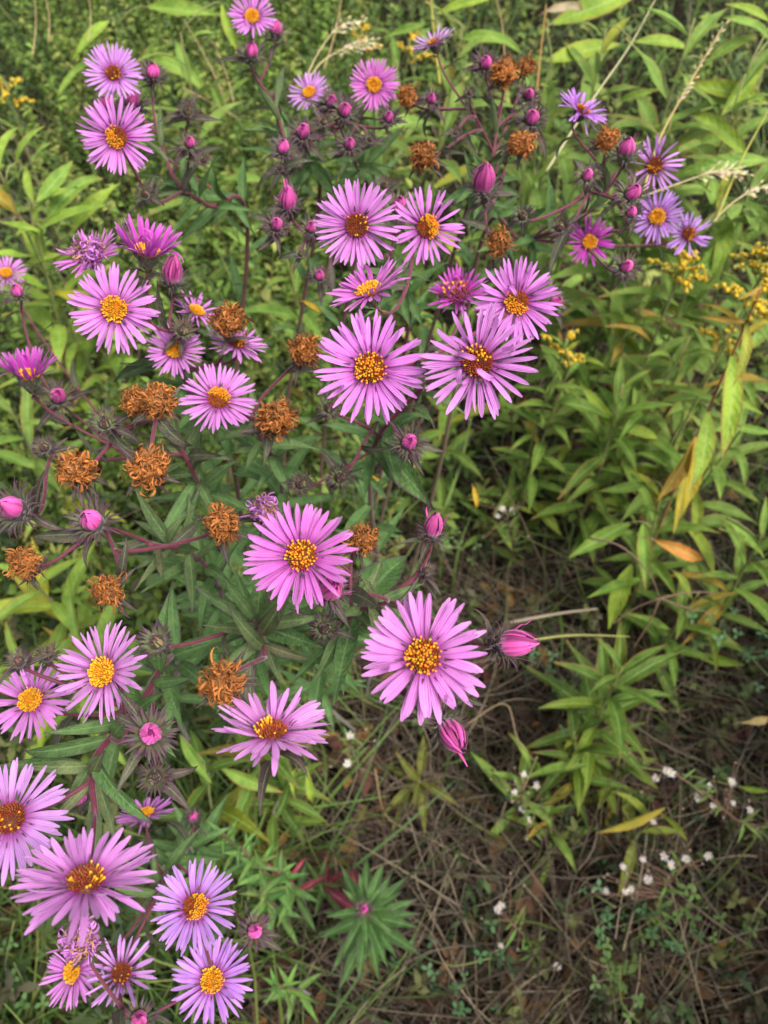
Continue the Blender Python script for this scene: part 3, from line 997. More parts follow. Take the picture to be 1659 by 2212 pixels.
# ------------------------------------------------------------------ goldenrods and other tall plants
def goldenrod(label, top, zt, lean=(0, 0), n=22, L=0.095, tint=(1, 1, 1), group='leafy goldenrods without flowers', flower=0, name='goldenrod_plant', stemcol=(0.16, 0.17, 0.05), lo=0.25, extra=(), yellow=0.1, cat='goldenrod'):
    tp = atz(top[0], top[1], zt)
    base = Vector((tp.x * 0.97 + lean[0], tp.y - 0.02 + lean[1], 0))
    root = thing(name, label, cat, base, group)
    mid = base.lerp(tp, 0.5) + Vector((rnd.uniform(-0.03, 0.03), rnd.uniform(-0.03, 0.03), 0.0))
    path = catmull([base, mid, tp], 8)
    m = len(path)
    b = MB()
    tube(b, [p - base for p in path], [lerp(0.0026, 0.0011, i / (m - 1)) for i in range(m)], 6, stemcol)
    obj('stem', b.mesh('stem', STEM), root)
    a0 = rnd.random() * 6
    for i in range(n):
        q = lerp(lo, 0.99, (i + 0.5) / n)
        f = q * (m - 1)
        k = min(m - 2, int(f))
        p = path[k].lerp(path[k + 1], f - k)
        t = (path[k + 1] - path[k]).normalized()
        u = Matrix.Rotation(a0 + i * 2.39996 + rnd.uniform(-0.3, 0.3), 3, t) @ t.orthogonal().normalized()
        d = u + t * lerp(0.05, 1.0, q ** 2) * rnd.uniform(0.6, 1.3)
        ln = L * rnd.uniform(0.8, 1.2) * (1 if q < 0.8 else lerp(1, 0.5, (q - 0.8) / 0.2))
        g = rnd.uniform(0.72, 1.2)
        if rnd.random() < yellow:
            tc = rnd.choice([(1.7, 1.1, 0.6), (1.9, 0.8, 0.7), (1.4, 1.15, 0.7)])
        else:
            tc = (1, 1, 1)
        put_leaf(root, p, d, t + Vector((0, 0, 0.4)), ln, GLEAF, tuple(tint[c] * g * tc[c] for c in range(3)))
    for (p0, p1, wd, tc) in extra:
        pq = min((proj(v) for v in path), key=lambda q: (q[0] - p0[0]) ** 2 + (q[1] - p0[1]) ** 2)
        a_, b_ = at(pq[0], pq[1], pq[2]), at(p1[0], p1[1], pq[2] - 0.015)
        put_leaf(root, a_, b_ - a_, Vector((rnd.uniform(-0.3, 0.3), -0.9, 0.9)), (b_ - a_).length, GLEAF, tc, wide=wd, force=True)
    if flower:
        b = MB()
        ns = max(4, flower // 22)
        for r_ in range(ns):
            a = r_ * 2.39996
            q = r_ / ns
            o = Vector((math.cos(a), math.sin(a), 0))
            ln = lerp(0.030, 0.012, q) * rnd.uniform(0.8, 1.2)
            p0 = tp + Vector((0, 0, lerp(-0.045, 0.0, q)))
            sp = bez(p0, p0 + o * ln * 0.3 + Vector((0, 0, ln * 0.6)), p0 + o * ln * 0.8 + Vector((0, 0, ln * 0.8)), p0 + o * ln * 1.1 + Vector((0, 0, ln * 0.45)), 8)
            tube(b, [v - base for v in sp], 0.0006, 4, (0.17, 0.19, 0.05))
            for i in range(22):
                f = rnd.uniform(0.2, 0.999) * 8
                c = sp[int(f)].lerp(sp[int(f) + 1], f - int(f)) + Vector((rnd.gauss(0, 0.0022), rnd.gauss(0, 0.0022), abs(rnd.gauss(0.001, 0.002))))
                kq = rnd.uniform(0.7, 1.15)
                yc = tuple(x * kq for x in rnd.choice([(0.66, 0.42, 0.02), (0.58, 0.40, 0.03), (0.34, 0.32, 0.06)]))
                nr = Vector((rnd.uniform(-1, 1), rnd.uniform(-1, 1), rnd.uniform(0, 1.4))).normalized()
                ring_tube(b, [(0.0005, -0.003), (0.0012, 0), (0.0030, 0.0018), (0.0006, 0.0026)], 5, lambda k: (0.2, 0.22, 0.05) if k == 0 else yc, mat4(nframe(nr), c - base))
        obj('flower_cluster', b.mesh('flower_cluster', STUFF), root)['kind'] = 'stuff'
    return root


G = (1, 1, 1)
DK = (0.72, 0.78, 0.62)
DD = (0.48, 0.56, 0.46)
LAB_R = 'leafless-topped goldenrod'
plants = [
 # top, height, n, leaf length, tint, label (None = plain one of the stand)
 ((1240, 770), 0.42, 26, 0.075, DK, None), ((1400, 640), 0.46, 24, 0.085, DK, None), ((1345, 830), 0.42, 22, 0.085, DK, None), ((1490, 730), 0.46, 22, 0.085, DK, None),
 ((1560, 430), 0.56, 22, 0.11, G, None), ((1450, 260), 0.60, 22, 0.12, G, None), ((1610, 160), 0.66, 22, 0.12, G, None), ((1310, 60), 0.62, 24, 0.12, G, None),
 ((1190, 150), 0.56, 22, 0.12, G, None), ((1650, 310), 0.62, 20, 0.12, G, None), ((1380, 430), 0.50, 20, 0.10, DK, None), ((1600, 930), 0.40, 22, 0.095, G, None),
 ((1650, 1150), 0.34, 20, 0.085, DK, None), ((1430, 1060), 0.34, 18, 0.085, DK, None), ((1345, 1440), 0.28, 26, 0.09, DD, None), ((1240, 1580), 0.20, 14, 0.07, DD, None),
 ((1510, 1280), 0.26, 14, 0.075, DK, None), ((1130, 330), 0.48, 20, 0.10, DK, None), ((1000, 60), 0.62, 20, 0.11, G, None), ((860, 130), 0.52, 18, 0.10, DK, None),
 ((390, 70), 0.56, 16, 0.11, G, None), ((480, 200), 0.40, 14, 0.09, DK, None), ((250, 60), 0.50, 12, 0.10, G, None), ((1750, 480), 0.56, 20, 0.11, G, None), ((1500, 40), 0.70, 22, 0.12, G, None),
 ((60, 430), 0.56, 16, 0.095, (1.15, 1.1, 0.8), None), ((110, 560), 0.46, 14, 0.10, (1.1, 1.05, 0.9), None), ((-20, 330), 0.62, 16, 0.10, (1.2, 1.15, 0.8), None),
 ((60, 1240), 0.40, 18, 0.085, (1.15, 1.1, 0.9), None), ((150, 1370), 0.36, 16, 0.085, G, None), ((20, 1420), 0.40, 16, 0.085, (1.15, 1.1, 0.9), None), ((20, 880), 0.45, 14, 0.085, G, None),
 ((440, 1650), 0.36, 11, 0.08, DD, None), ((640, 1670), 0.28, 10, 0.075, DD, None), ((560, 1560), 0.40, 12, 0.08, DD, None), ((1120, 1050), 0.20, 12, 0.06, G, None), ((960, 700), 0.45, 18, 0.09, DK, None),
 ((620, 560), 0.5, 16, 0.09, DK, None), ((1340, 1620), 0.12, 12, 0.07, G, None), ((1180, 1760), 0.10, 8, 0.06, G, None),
]
PLANT_LABELS = [
 'slim goldenrod directly under the goldenrod with a narrow budding tip', 'green goldenrod between the budding-tip goldenrod and the small pale yellow plume', 'bushy goldenrod at the foot of the budding-tip goldenrod', 'green goldenrod between the bushy one and the hanging ochre leaves',
 'tall goldenrod beside the yellow-green bare stalk, behind the pale yellow plume', 'tall goldenrod right behind the sparse lilac bloom with red disc', 'tall goldenrod beyond the tip of the seed-spiked grass stalk', 'tall goldenrod behind the upper end of the pale bare grass stalk',
 'tall goldenrod between the straw coloured stalk and the topmost brown heads', 'tall goldenrod with long leaves above the thin arching grass plume', 'shaded goldenrod underneath the sprawling aster of four lilac blooms', 'bright goldenrod behind the hanging green leaves of the ageing stalk',
 'short dark green goldenrod between the ageing stalk and the forked twig', 'short goldenrod at the foot of the ageing stalk under its ochre leaves', 'spreading star-shaped goldenrod shoot below the forked twig', 'small goldenrod shoot between the open pink bud and the shaded white aster',
 'small goldenrod shoot under the side twigs of the forked twig', 'shaded goldenrod underneath the aster with five brown heads', 'tall goldenrod between the edge-on bloom and the topmost brown heads', 'goldenrod behind the small magenta facing bloom',
 'goldenrod with broad arching leaves behind the upper of two stacked blooms', 'low goldenrod between the stacked violet blooms and the lone high bloom', 'goldenrod with few leaves standing straight behind the stacked violet blooms', 'tall goldenrod behind the thick yellow flower plume', 'tallest goldenrod at the back of the far stand',
 'yellow-green goldenrod with a fan of raised leaves near the shaggy purple head', 'yellow-green goldenrod just behind the shaggy purple aster head', 'yellow-green goldenrod at the edge of the bare dark litter',
 'pale goldenrod under the brown head on a long side shoot', 'pale goldenrod behind the tall yellow-disc bloom facing sideways', 'pale goldenrod behind the two closed dark buds', 'pale goldenrod beneath the magenta cup bloom',
 'short goldenrod between the tilted violet bloom and the spiky-bracted bud', 'short goldenrod with leaves hanging just below the tilted violet bloom', 'short goldenrod hidden behind the tilted violet bloom', 'little goldenrod near the reddish bud with star-like bracts', 'goldenrod in the gap behind the overlapping violet blooms',
 'goldenrod between the yellow centred bloom and the twin flat blooms', 'low goldenrod shoot in front of the star-shaped goldenrod shoot', 'tiny goldenrod shoot beside the shaded white aster',
]
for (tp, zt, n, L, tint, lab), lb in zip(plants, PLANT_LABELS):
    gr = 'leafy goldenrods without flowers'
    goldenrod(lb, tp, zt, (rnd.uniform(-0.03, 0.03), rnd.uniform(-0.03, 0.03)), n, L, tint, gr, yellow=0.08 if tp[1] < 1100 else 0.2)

# leaves of the stands that stand out, each given to the goldenrod whose stem passes nearest
BIGLEAVES = [
 (1195, 50, 1410, 10), (1180, 132, 1345, 122), (1375, 90, 1495, 92), (1660, 225, 1480, 182), (1615, 345, 1490, 215), (1380, 305, 1500, 250), (1660, 345, 1450, 395), (1335, 220, 1425, 205), (1265, 180, 1330, 215),
 (1000, 85, 1130, 82), (945, 30, 1075, 0), (925, 50, 830, 95), (1660, 45, 1575, 0), (1660, 80, 1575, 35), (320, 15, 470, 55), (330, 130, 455, 175), (215, 130, 120, 195), (235, 45, 170, 125), (480, 10, 505, 125),
 (75, 445, 45, 345), (80, 435, 175, 365), (105, 470, 207, 355), (155, 500, 250, 390), (65, 455, 0, 452), (90, 500, 0, 490), (35, 350, 90, 270), (60, 570, 130, 545),
 (1370, 773, 1310, 698), (1385, 703, 1295, 673), (1445, 853, 1385, 768), (1330, 923, 1247, 838), (1245, 978, 1370, 1043), (1400, 1043, 1305, 1078), (1570, 828, 1665, 903), (1580, 918, 1665, 950), (1370, 778, 1255, 790),
 (1335, 923, 1430, 938), (1350, 673, 1280, 603), (1450, 688, 1580, 685), (1390, 1130, 1380, 1270), (1365, 1220, 1300, 1350), (1360, 1131, 1230, 1196), (1570, 1121, 1660, 1196), (1495, 1411, 1605, 1451), (1600, 1700, 1660, 1715),
 (480, 1660, 600, 1718), (665, 1665, 680, 1745), (640, 1660, 622, 1720), (390, 1590, 450, 1690), (1120, 2090, 1235, 2150), (1570, 470, 1560, 600), (1440, 330, 1600, 290), (1530, 130, 1640, 60), (1560, 250, 1660, 130), (1600, 480, 1500, 640),
]
def assign():
    gp = [o for o in C.objects if o.name.startswith('goldenrod_plant')]
    info = []
    for g in gp:
        st = [c for c in g.children if c.name.startswith('stem')][0]
        vv = [g.location + st.data.vertices[i].co for i in range(0, len(st.data.vertices), 6)]
        info.append((g, [(proj(p), p) for p in vv[5:]]))
    for (x0, y0, x1, y1) in BIGLEAVES:
        best = min(((math.hypot(q[0] - x0, q[1] - y0), i, q, p) for i, (g, l) in enumerate(info) for q, p in l), key=lambda t: t[0])
        dist, i, q, p = best
        g = info[i][0]
        a = at(x0, y0, q[2])
        e = at(x1, y1, q[2] + rnd.uniform(-0.03, 0.03))
        L = (e - a).length
        if dist > 14:
            b = MB()
            tube(b, [v - g.location for v in bez(p, p.lerp(a, 0.4) + Vector((0, 0, 0.015)), a - (e - a) * 0.15, a, 6)], 0.0009, 5, (0.16, 0.17, 0.05))
            obj('branch', b.mesh('branch', STEM), g)
        t = rnd.choice([(1.1, 1.08, 0.9), (1.3, 1.2, 0.8), (1.0, 1.05, 0.9), (1.45, 1.25, 0.8)])
        put_leaf(g, a, e - a + Vector((0, 0, 0.1 * L)), Vector((rnd.uniform(-0.5, 0.5), -0.6, 1)), L * 1.05, GLEAF, t, wide=rnd.uniform(0.95, 1.25), force=True)
assign()

# singled out ones
BR, OCH, GRN = (2.1, 0.75, 0.7), (2.2, 1.05, 0.6), (1.15, 1.1, 0.8)
goldenrod('ageing goldenrod with red-brown stem and hanging leaves turning ochre', (1645, 620), 0.64, (0.05, 0.0), 6, 0.06, OCH, None, 90, stemcol=(0.22, 0.085, 0.035), lo=0.9,
          extra=[((1557, 780, 0.72), (1590, 992, 0.74), 1.1, (1.35, 1.25, 0.7)), ((1628, 660, 0.66), (1614, 836, 0.67), 0.9, (1.6, 1.05, 0.7)), ((1508, 900, 0.75), (1530, 1062, 0.77), 1.2, (1.3, 1.2, 0.8)), ((1540, 830, 0.7), (1640, 905, 0.7), 1.0, (1.2, 1.15, 0.8)),
                 ((1490, 950, 0.77), (1420, 1085, 0.79), 0.9, BR), ((1485, 960, 0.78), (1478, 1110, 0.80), 0.9, OCH), ((1480, 990, 0.78), (1522, 1066, 0.79), 1.0, BR),
                 ((1560, 560, 0.72), (1600, 650, 0.68), 0.7, BR), ((1580, 640, 0.72), (1520, 690, 0.74), 0.6, BR), ((1470, 1000, 0.78), (1450, 1150, 0.82), 0.7, OCH)])
goldenrod('goldenrod in yellow bloom with thick flower plume next to the ageing stalk', (1670, 545), 0.58, (0, 0), 14, 0.07, G, None, 300)
goldenrod('small goldenrod with pale yellow plume behind the drooping lilac bloom', (1480, 560), 0.55, (0, 0), 12, 0.07, G, None, 200)
goldenrod('goldenrod with narrow budding tip standing clear of the aster blooms', (1225, 735), 0.47, (0, 0), 20, 0.045, DK, None, 50)
goldenrod('goldenrod with bright yellow flower tip between the leafy stems', (1575, 715), 0.44, (0, 0), 12, 0.07, G, None, 66)
goldenrod('goldenrod with fading yellow flower tip over the bare dark litter', (10, 175), 0.50, (0, 0), 8, 0.06, G, None, 110)
goldenrod('goldenrod with small yellow flower tip beside the pale grass plumes', (782, 62), 0.50, (0, 0), 12, 0.08, G, None, 60)
goldenrod('goldenrod with small yellow tip behind the edge-on bloom', (885, 85), 0.52, (0, 0), 12, 0.08, G, None, 60)

goldenrod('fading shoot with olive and orange leaves on the dark litter below the largest bloom', (905, 1690), 0.10, (0, 0), 9, 0.065, (0.75, 0.5, 0.5), None, yellow=0.15)
goldenrod('small green shoot between the half-open drooping bud and the shaded white aster', (1160, 1635), 0.16, (0, 0), 10, 0.07, G, None)
goldenrod('leaning shoot with one long yellow and orange leaf above the white aster cluster', (1435, 1745), 0.16, (0, 0), 5, 0.07, (1.3, 1.0, 0.7), None, extra=[((1440, 1748, 0.93), (1292, 1800, 0.95), 0.8, (1.9, 0.95, 0.6))])
DEAD = strip_leaf('dead_leaf', GOLDLEAF, 0.22, 0.9, 0.6, 0.5, 0.15, 991, 0.45, 0.2)
for x0, y0, x1, y1, dd, tc, lab in [(1180, 24, 1268, 2, 0.95, (2.4, 1.15, 4.5), 'pale tan dead leaf caught on the far goldenrods'), (1415, 1166, 1540, 1211, 0.86, (3.0, 0.8, 1.0), 'orange-brown dead leaf caught beneath the ageing stalk'),
                                    (766, 1022, 838, 1042, 0.60, (3.4, 1.35, 0.5), 'bright yellow-orange leaf lying under the aster leaves'), (1022, 1050, 1036, 1100, 0.85, (3.2, 1.2, 0.5), 'small upright yellow leaf on the litter'),
                                    (655, 650, 700, 672, 0.6, (3.4, 1.3, 0.5), 'yellow leaf behind the dry purple-tinged head'), (1600, 1560, 1680, 1545, 0.9, (2.6, 1.2, 3.0), 'tan dead leaf on the litter beyond the white asters')]:
    a_, b_ = at(x0, y0, dd), at(x1, y1, dd)
    t_ = thing('dead_leaf', lab, 'dead leaf', a_)
    me_ = obj('blade', DEAD, t_, mat4(frame(b_ - a_, Vector((0.1, -0.8, 0.8))), Vector((0, 0, 0)), (b_ - a_).length * 1.03), tc)
    bb_ = MB()
    tube(bb_, [Vector((0, 0, 0)), (a_ - b_) * 0.2 + Vector((0, 0, -0.004))], 0.0007, 5, (0.2, 0.12, 0.06))
    obj('leaf_stalk', bb_.mesh('leaf_stalk', DRY), t_)

# ------------------------------------------------------------------ rosette aster on the litter
def rosette():
    tp = atz(787, 1963, 0.34)
    base = Vector((tp.x, tp.y + 0.01, 0))
    root = thing('aster_plant', 'single young aster rosette with red tipped leaves and one bud', 'aster', base)
    path = catmull([base, base.lerp(tp, 0.5) + Vector((0.01, 0, 0)), tp], 6)
    b = MB()
    tube(b, [p - base for p in path], 0.0016, 6, (0.12, 0.05, 0.045))
    obj('stem', b.mesh('stem', STEM), root)
    o = obj('flower_bud', INV_BUD[1], root, mat4(nframe(Vector((0, -0.1, 1))), tp - base, 1.1))
    obj('folded_petals', FOLD_SMALL[1], o, mat4(Matrix.Identity(3), Vector((0, 0, 0.002)), 1.0))
    for i in range(30):
        q = i / 30
        p = tp.lerp(base, 0.02 + 0.55 * q)
        a = i * 2.39996
        d = Vector((math.cos(a), math.sin(a), lerp(0.75, 0.05, q)))
        red = i in (9, 22, 27)
        g = rnd.uniform(0.85, 1.2)
        put_leaf(root, p, d, Vector((0, 0, 1)), lerp(0.028, 0.068, q ** 0.6) * rnd.uniform(0.85, 1.1), ALEAF, (2.2, 0.18, 1.1) if red else (0.6 * g, 0.68 * g, 0.55 * g), wide=1.15)
rosette()

# small leafy shoots near it
def shoot(x, y, z, n, L, tint, lab, red=0.0):
    tp = atz(x, y, z)
    base = Vector((tp.x, tp.y, 0))
    root = thing('aster_shoot', lab, 'aster shoot', base, 'young aster shoots')
    b = MB()
    tube(b, [Vector((0, 0, 0)), Vector((0.004, 0.002, z * 0.5)), Vector((0, 0, z))], 0.0013, 5, (0.1, 0.07, 0.04))
    obj('stem', b.mesh('stem', STEM), root)
    for i in range(n):
        q = i / n
        a = i * 2.39996 + x
        d = Vector((math.cos(a), math.sin(a), lerp(0.9, 0.1, q)))
        t = (2.8, 0.20, 1.2) if rnd.random() < red else tuple(c * rnd.uniform(0.85, 1.2) for c in tint)
        put_leaf(root, tp.lerp(base, 0.6 * q), d, Vector((0, 0, 1)), L * lerp(0.5, 1.0, q), ALEAF, t)
for a in [(520, 1830, 0.46, 20, 0.04, (1.3, 1.35, 1), 'young aster shoot with a green bud-like top below the small edge-on bloom'), (600, 1880, 0.36, 16, 0.045, (1.1, 1.1, 0.9), 'young aster shoot with a few red leaves by the rosette', 0.2),
          (480, 1800, 0.40, 18, 0.04, (1.2, 1.25, 1), 'young aster shoot between the small edge-on bloom and short goldenrod'), (590, 2130, 0.40, 14, 0.035, (1.3, 1.35, 0.9), 'young aster shoot with a browned tip near the lowest bloom'),
          (560, 1930, 0.3, 16, 0.045, (1.1, 1.1, 0.9), 'young aster shoot beside the small bracted bud'), (690, 1900, 0.2, 10, 0.05, (1.2, 0.9, 0.8), 'aster shoot with crimson leaves touching the rosette', 0.25)]:
    shoot(*a)


# ------------------------------------------------------------------ grass stalks, twigs
def grass_stalk(lab, pts, plume, col=(0.42, 0.34, 0.18), spread=0.012, r0=0.0008):
    P = [at(*p) for p in pts]
    root = thing('grass_stalk', lab, 'grass', P[0], None)
    path = catmull(P, 8)
    b = MB()
    tube(b, [p - P[0] for p in path], [lerp(r0, r0 * 0.5, i / (len(path) - 1)) for i in range(len(path))], 5, col)
    obj('culm', b.mesh('culm', DRY), root)
    if plume:
        b = MB()
        m = len(path)
        for i in range(plume):
            q = rnd.uniform(0.5, 1.0)
            f = q * (m - 1)
            k = min(m - 2, int(f))
            p = path[k].lerp(path[k + 1], f - k)
            t = (path[k + 1] - path[k]).normalized()
            u = Vector((rnd.gauss(0, 1), rnd.gauss(0, 1), rnd.gauss(0, 1))).normalized()
            e = p + (u * 0.5 + t * 0.8) * spread * rnd.uniform(0.3, 1.3)
            d = (e - p).normalized()
            s = d.orthogonal().normalized()
            c = tuple(x * rnd.uniform(0.8, 1.3) for x in (0.46, 0.39, 0.25))
            ribbon(b, [p - P[0], e - P[0]], 0.0003, s, col)
            ribbon(b, [e - P[0], e + d * 0.002 - P[0], e + d * 0.005 - P[0]], [0.0005, 0.0013, 0.0002], s, c)
        obj('seed_plume', b.mesh('seed_plume', DRY), root)['kind'] = 'stuff'
grass_stalk('tan grass stalk with narrow seed spike slanting over goldenrod leaves', [(1385, 430, 0.72), (1425, 300, 0.74), (1490, 180, 0.77), (1560, 60, 0.8)], 60, (0.36, 0.26, 0.11), spread=0.005, r0=0.0013)
grass_stalk('pale dry grass stalk crossing bare behind the drooping bloom', [(1180, 370, 0.75), (1280, 215, 0.78), (1360, 100, 0.81), (1420, -10, 0.85)], 0, (0.40, 0.36, 0.20), r0=0.0011)
grass_stalk('pale feathery grass plume beside the lilac aster bud', [(1400, 420, 0.72), (1470, 395, 0.73), (1530, 375, 0.74), (1590, 370, 0.75)], 70, spread=0.012)
grass_stalk('thin grass plume arching over the goldenrod leaves', [(1540, 480, 0.72), (1580, 440, 0.72), (1630, 410, 0.73), (1680, 400, 0.74)], 50, spread=0.009)
grass_stalk('yellow-green bare stalk beside the thick yellow plume', [(1545, 480, 0.75), (1600, 350, 0.77), (1665, 230, 0.8)], 0, (0.3, 0.28, 0.06), r0=0.0013)
grass_stalk('arching pale grass plume above the lilac bloom', [(660, 170, 0.85), (690, 110, 0.88), (730, 60, 0.9), (775, 48, 0.92)], 70, spread=0.012)
grass_stalk('cream feathery grass plume drooping by the magenta bloom', [(670, 165, 0.85), (700, 130, 0.86), (745, 105, 0.88), (795, 92, 0.9)], 90, spread=0.014)
grass_stalk('straight straw coloured stalk beside a leafy goldenrod', [(1155, 260, 0.95), (1165, 140, 1.0), (1180, 10, 1.05)], 0, (0.30, 0.17, 0.05), r0=0.0018)
grass_stalk('yellowish upright stalk behind the edge-on bloom', [(950, 180, 0.95), (938, 80, 1.0), (930, -20, 1.05)], 0, (0.32, 0.27, 0.05), r0=0.0018)
for i, (x0, y0, x1, y1) in enumerate([(70, 120, 75, -10), (105, 90, 98, -10), (190, 90, 192, -10), (480, 200, 395, 40), (505, 220, 460, 90), (1090, 120, 1070, -10), (700, 150, 740, -20), (395, 190, 520, 260)]):
    grass_stalk('thin tan dead grass stem ' + ['beside the fading yellow tip over the bare litter', 'between the bare litter and the stacked blooms', 'standing straight behind the upper stacked bloom', 'leaning behind the broad arching goldenrod leaves', 'leaning below the lone high bloom', 'by the edge-on bloom and topmost brown heads', 'behind the arching pale grass plume', 'lying slantwise behind the stacked blooms'][i], [(x0, y0, 1.1), ((x0 + x1) / 2 + 5, (y0 + y1) / 2, 1.12), (x1, y1, 1.15)], 0, (0.34, 0.24, 0.12), r0=0.0010)
    C.objects[-1].parent['group'] = 'dead grass stems'

def twig(lab, chains, col, r0):
    P0 = at(*chains[0][0])
    root = thing('twig', lab, 'twig', P0)
    for i, ch in enumerate(chains):
        b = MB()
        pts = catmull([at(*c) - P0 for c in ch], 6)
        tube(b, pts, [lerp(r0, r0 * 0.5, k / (len(pts) - 1)) for k in range(len(pts))], 5, col)
        obj('stick' if i == 0 else 'side_twig', b.mesh('stick', DRY), root)
twig('forked grey-brown twig arching over the litter', [[(1270, 1162, 0.86), (1340, 1180, 0.84), (1400, 1235, 0.84), (1425, 1292, 0.85)], [(1425, 1292, 0.85), (1405, 1340, 0.86), (1365, 1405, 0.88)], [(1425, 1292, 0.85), (1480, 1312, 0.86), (1530, 1322, 0.87)], [(1425, 1292, 0.85), (1490, 1280, 0.86), (1545, 1280, 0.87)], [(1425, 1292, 0.85), (1370, 1315, 0.87), (1320, 1350, 0.88)]], (0.13, 0.08, 0.055), 0.0013)
twig('straight yellow-green stalk lying behind the open pink bud', [[(1130, 1385, 0.72), (1240, 1372, 0.78), (1360, 1375, 0.84)]], (0.28, 0.28, 0.08), 0.0012)
twig('long tan straw lying across the dark litter', [[(870, 2210, 0.98), (1000, 2060, 0.99), (1060, 1960, 1.0), (1160, 1800, 1.02)]], (0.22, 0.135, 0.06), 0.0018)
twig('grey stick lying among the dry grass', [[(1100, 1345, 0.98), (1210, 1325, 0.98), (1290, 1315, 0.99)]], (0.24, 0.19, 0.14), 0.0024)
twig('pale bent straw beside the rosette', [[(1000, 1570, 0.97), (1090, 1520, 0.96), (1120, 1600, 0.95), (1170, 1660, 0.95)]], (0.26, 0.19, 0.11), 0.0010)
twig('tan bent straw near the brown litter', [[(810, 1660, 0.98), (830, 1755, 0.97), (880, 1795, 0.96)]], (0.28, 0.19, 0.09), 0.0010)
twig('grey forked stick standing in dry grass', [[(1545, 2210, 0.98), (1560, 2110, 0.95), (1548, 2050, 0.93), (1565, 1970, 0.92)], [(1548, 2050, 0.93), (1590, 2120, 0.95), (1595, 2190, 0.97)]], (0.2, 0.16, 0.13), 0.0016)


# ------------------------------------------------------------------ small white asters and clover on the litter
def small_head(seed):
    r = random.Random(700 + seed)
    b = MB()
    ring_tube(b, [(0.0005, -0.003), (0.0014, -0.001), (0.0018, 0.0004), (0.0012, 0.0014), (0.0001, 0.0017)], 7, lambda k: (0.12, 0.13, 0.05) if k < 2 else (0.6, 0.42, 0.12))
    for i in range(13):
        th = 6.283 * i / 13 + r.uniform(-0.15, 0.15)
        e = r.uniform(-0.1, 0.6)
        o = Vector((math.cos(th) * math.cos(e), math.sin(th) * math.cos(e), math.sin(e)))
        s = Vector((-math.sin(th), math.cos(th), 0))
        L = r.uniform(0.0045, 0.006)
        c = tuple(x * r.uniform(0.85, 1.0) for x in (0.72, 0.68, 0.70))
        ribbon(b, [o * 0.0014, o * L * 0.6, o * L], [0.0006, 0.0010, 0.0004], s, c)
    return b.mesh('white_flower', STUFF)
WHITE = [small_head(i) for i in range(4)]

def small_bud(seed):
    b = MB()
    ring_tube(b, [(0.0004, -0.003), (0.0015, -0.001), (0.0017, 0.001), (0.001, 0.003), (0.0002, 0.0036)], 6, lambda k: [(0.13, 0.12, 0.06), (0.22, 0.15, 0.09), (0.34, 0.24, 0.16), (0.45, 0.33, 0.28), (0.4, 0.28, 0.25)][k])
    return b.mesh('spent_flower', STUFF)
WBUD = small_bud(0)
TINY = strip_leaf('tiny_leaf', ASTERLEAF, 0.16, 0.5, 0.3, 0.1, 0.1, 900, 0.4, 0.4, 2, 3)


def white_aster(lab, pts, heads, nb):
    P = [atz(*p) for p in pts]
    base = Vector((P[0].x, P[0].y, 0))
    root = thing('white_aster_plant', lab, 'white aster', base, 'small white asters on the litter')
    path = catmull([base] + P, 8)
    b = MB()
    tube(b, [p - base for p in path], 0.0010, 5, (0.14, 0.07, 0.05))
    obj('stem', b.mesh('stem', STEM), root)
    al = [(x, y, z, True) for x, y, z in heads]
    for i in range(nb):
        x, y, z = rnd.choice(heads)
        al.append((x + rnd.gauss(0, 35), y + rnd.gauss(0, 30), z - 0.01, False))
    bb = MB()
    for x, y, z, op in al:
        hp = atz(x, y, z)
        p = min(path[3:], key=lambda q: (q - hp).length)
        c = bez(p, p.lerp(hp, 0.4) + Vector((0, 0, 0.01)), hp - Vector((0, 0.003, 0.012)), hp, 5)
        tube(bb, [q - base for q in c], 0.0005, 4, (0.15, 0.08, 0.05))
        n = Vector((rnd.uniform(-0.5, 0.5), rnd.uniform(-0.7, 0.2), 1)).normalized()
        obj('flower_head' if op else 'spent_flower', rnd.choice(WHITE) if op else WBUD, root, mat4(nframe(n, rnd.random() * 6), hp - base, rnd.uniform(0.75, 1.1)))
    obj('branches', bb.mesh('branches', STEM), root)['kind'] = 'stuff'
    for i in range(26):
        p = rnd.choice(path[4:])
        d = Vector((rnd.uniform(-1, 1), rnd.uniform(-1, 1), rnd.uniform(0, 1)))
        put_leaf(root, p, d, Vector((0, 0, 1)), rnd.uniform(0.012, 0.028), [TINY], tuple(c * rnd.uniform(0.8, 1.3) for c in (1.3, 1.0, 0.8)))
white_aster('white aster cluster in full bloom over brown litter', [(1420, 2000, 0.10), (1430, 1930, 0.14), (1480, 1870, 0.17)], [(1388, 1855, 0.17), (1345, 1872, 0.16), (1448, 1868, 0.17), (1400, 1900, 0.16), (1483, 1856, 0.18), (1530, 1848, 0.18), (1310, 1925, 0.14), (1350, 1925, 0.15), (1362, 1920, 0.15), (1435, 1850, 0.17)], 14)
white_aster('white aster with scattered blooms on a reddish stem trailing over goldenrod', [(1640, 1790, 0.12), (1590, 1770, 0.17), (1530, 1720, 0.20), (1440, 1660, 0.22)], [(1530, 1697, 0.2), (1508, 1722, 0.19), (1540, 1740, 0.19), (1583, 1735, 0.18), (1620, 1750, 0.17), (1417, 1680, 0.2), (1440, 1665, 0.22), (1450, 1670, 0.22), (1580, 1690, 0.19), (1410, 1775, 0.15)], 14)
white_aster('white aster with few blooms in the shade of short goldenrod', [(1150, 1800, 0.08), (1130, 1750, 0.13), (1130, 1700, 0.16)], [(1132, 1672, 0.17), (1160, 1697, 0.16), (1112, 1710, 0.16), (1130, 1745, 0.13), (1142, 1770, 0.12)], 10)
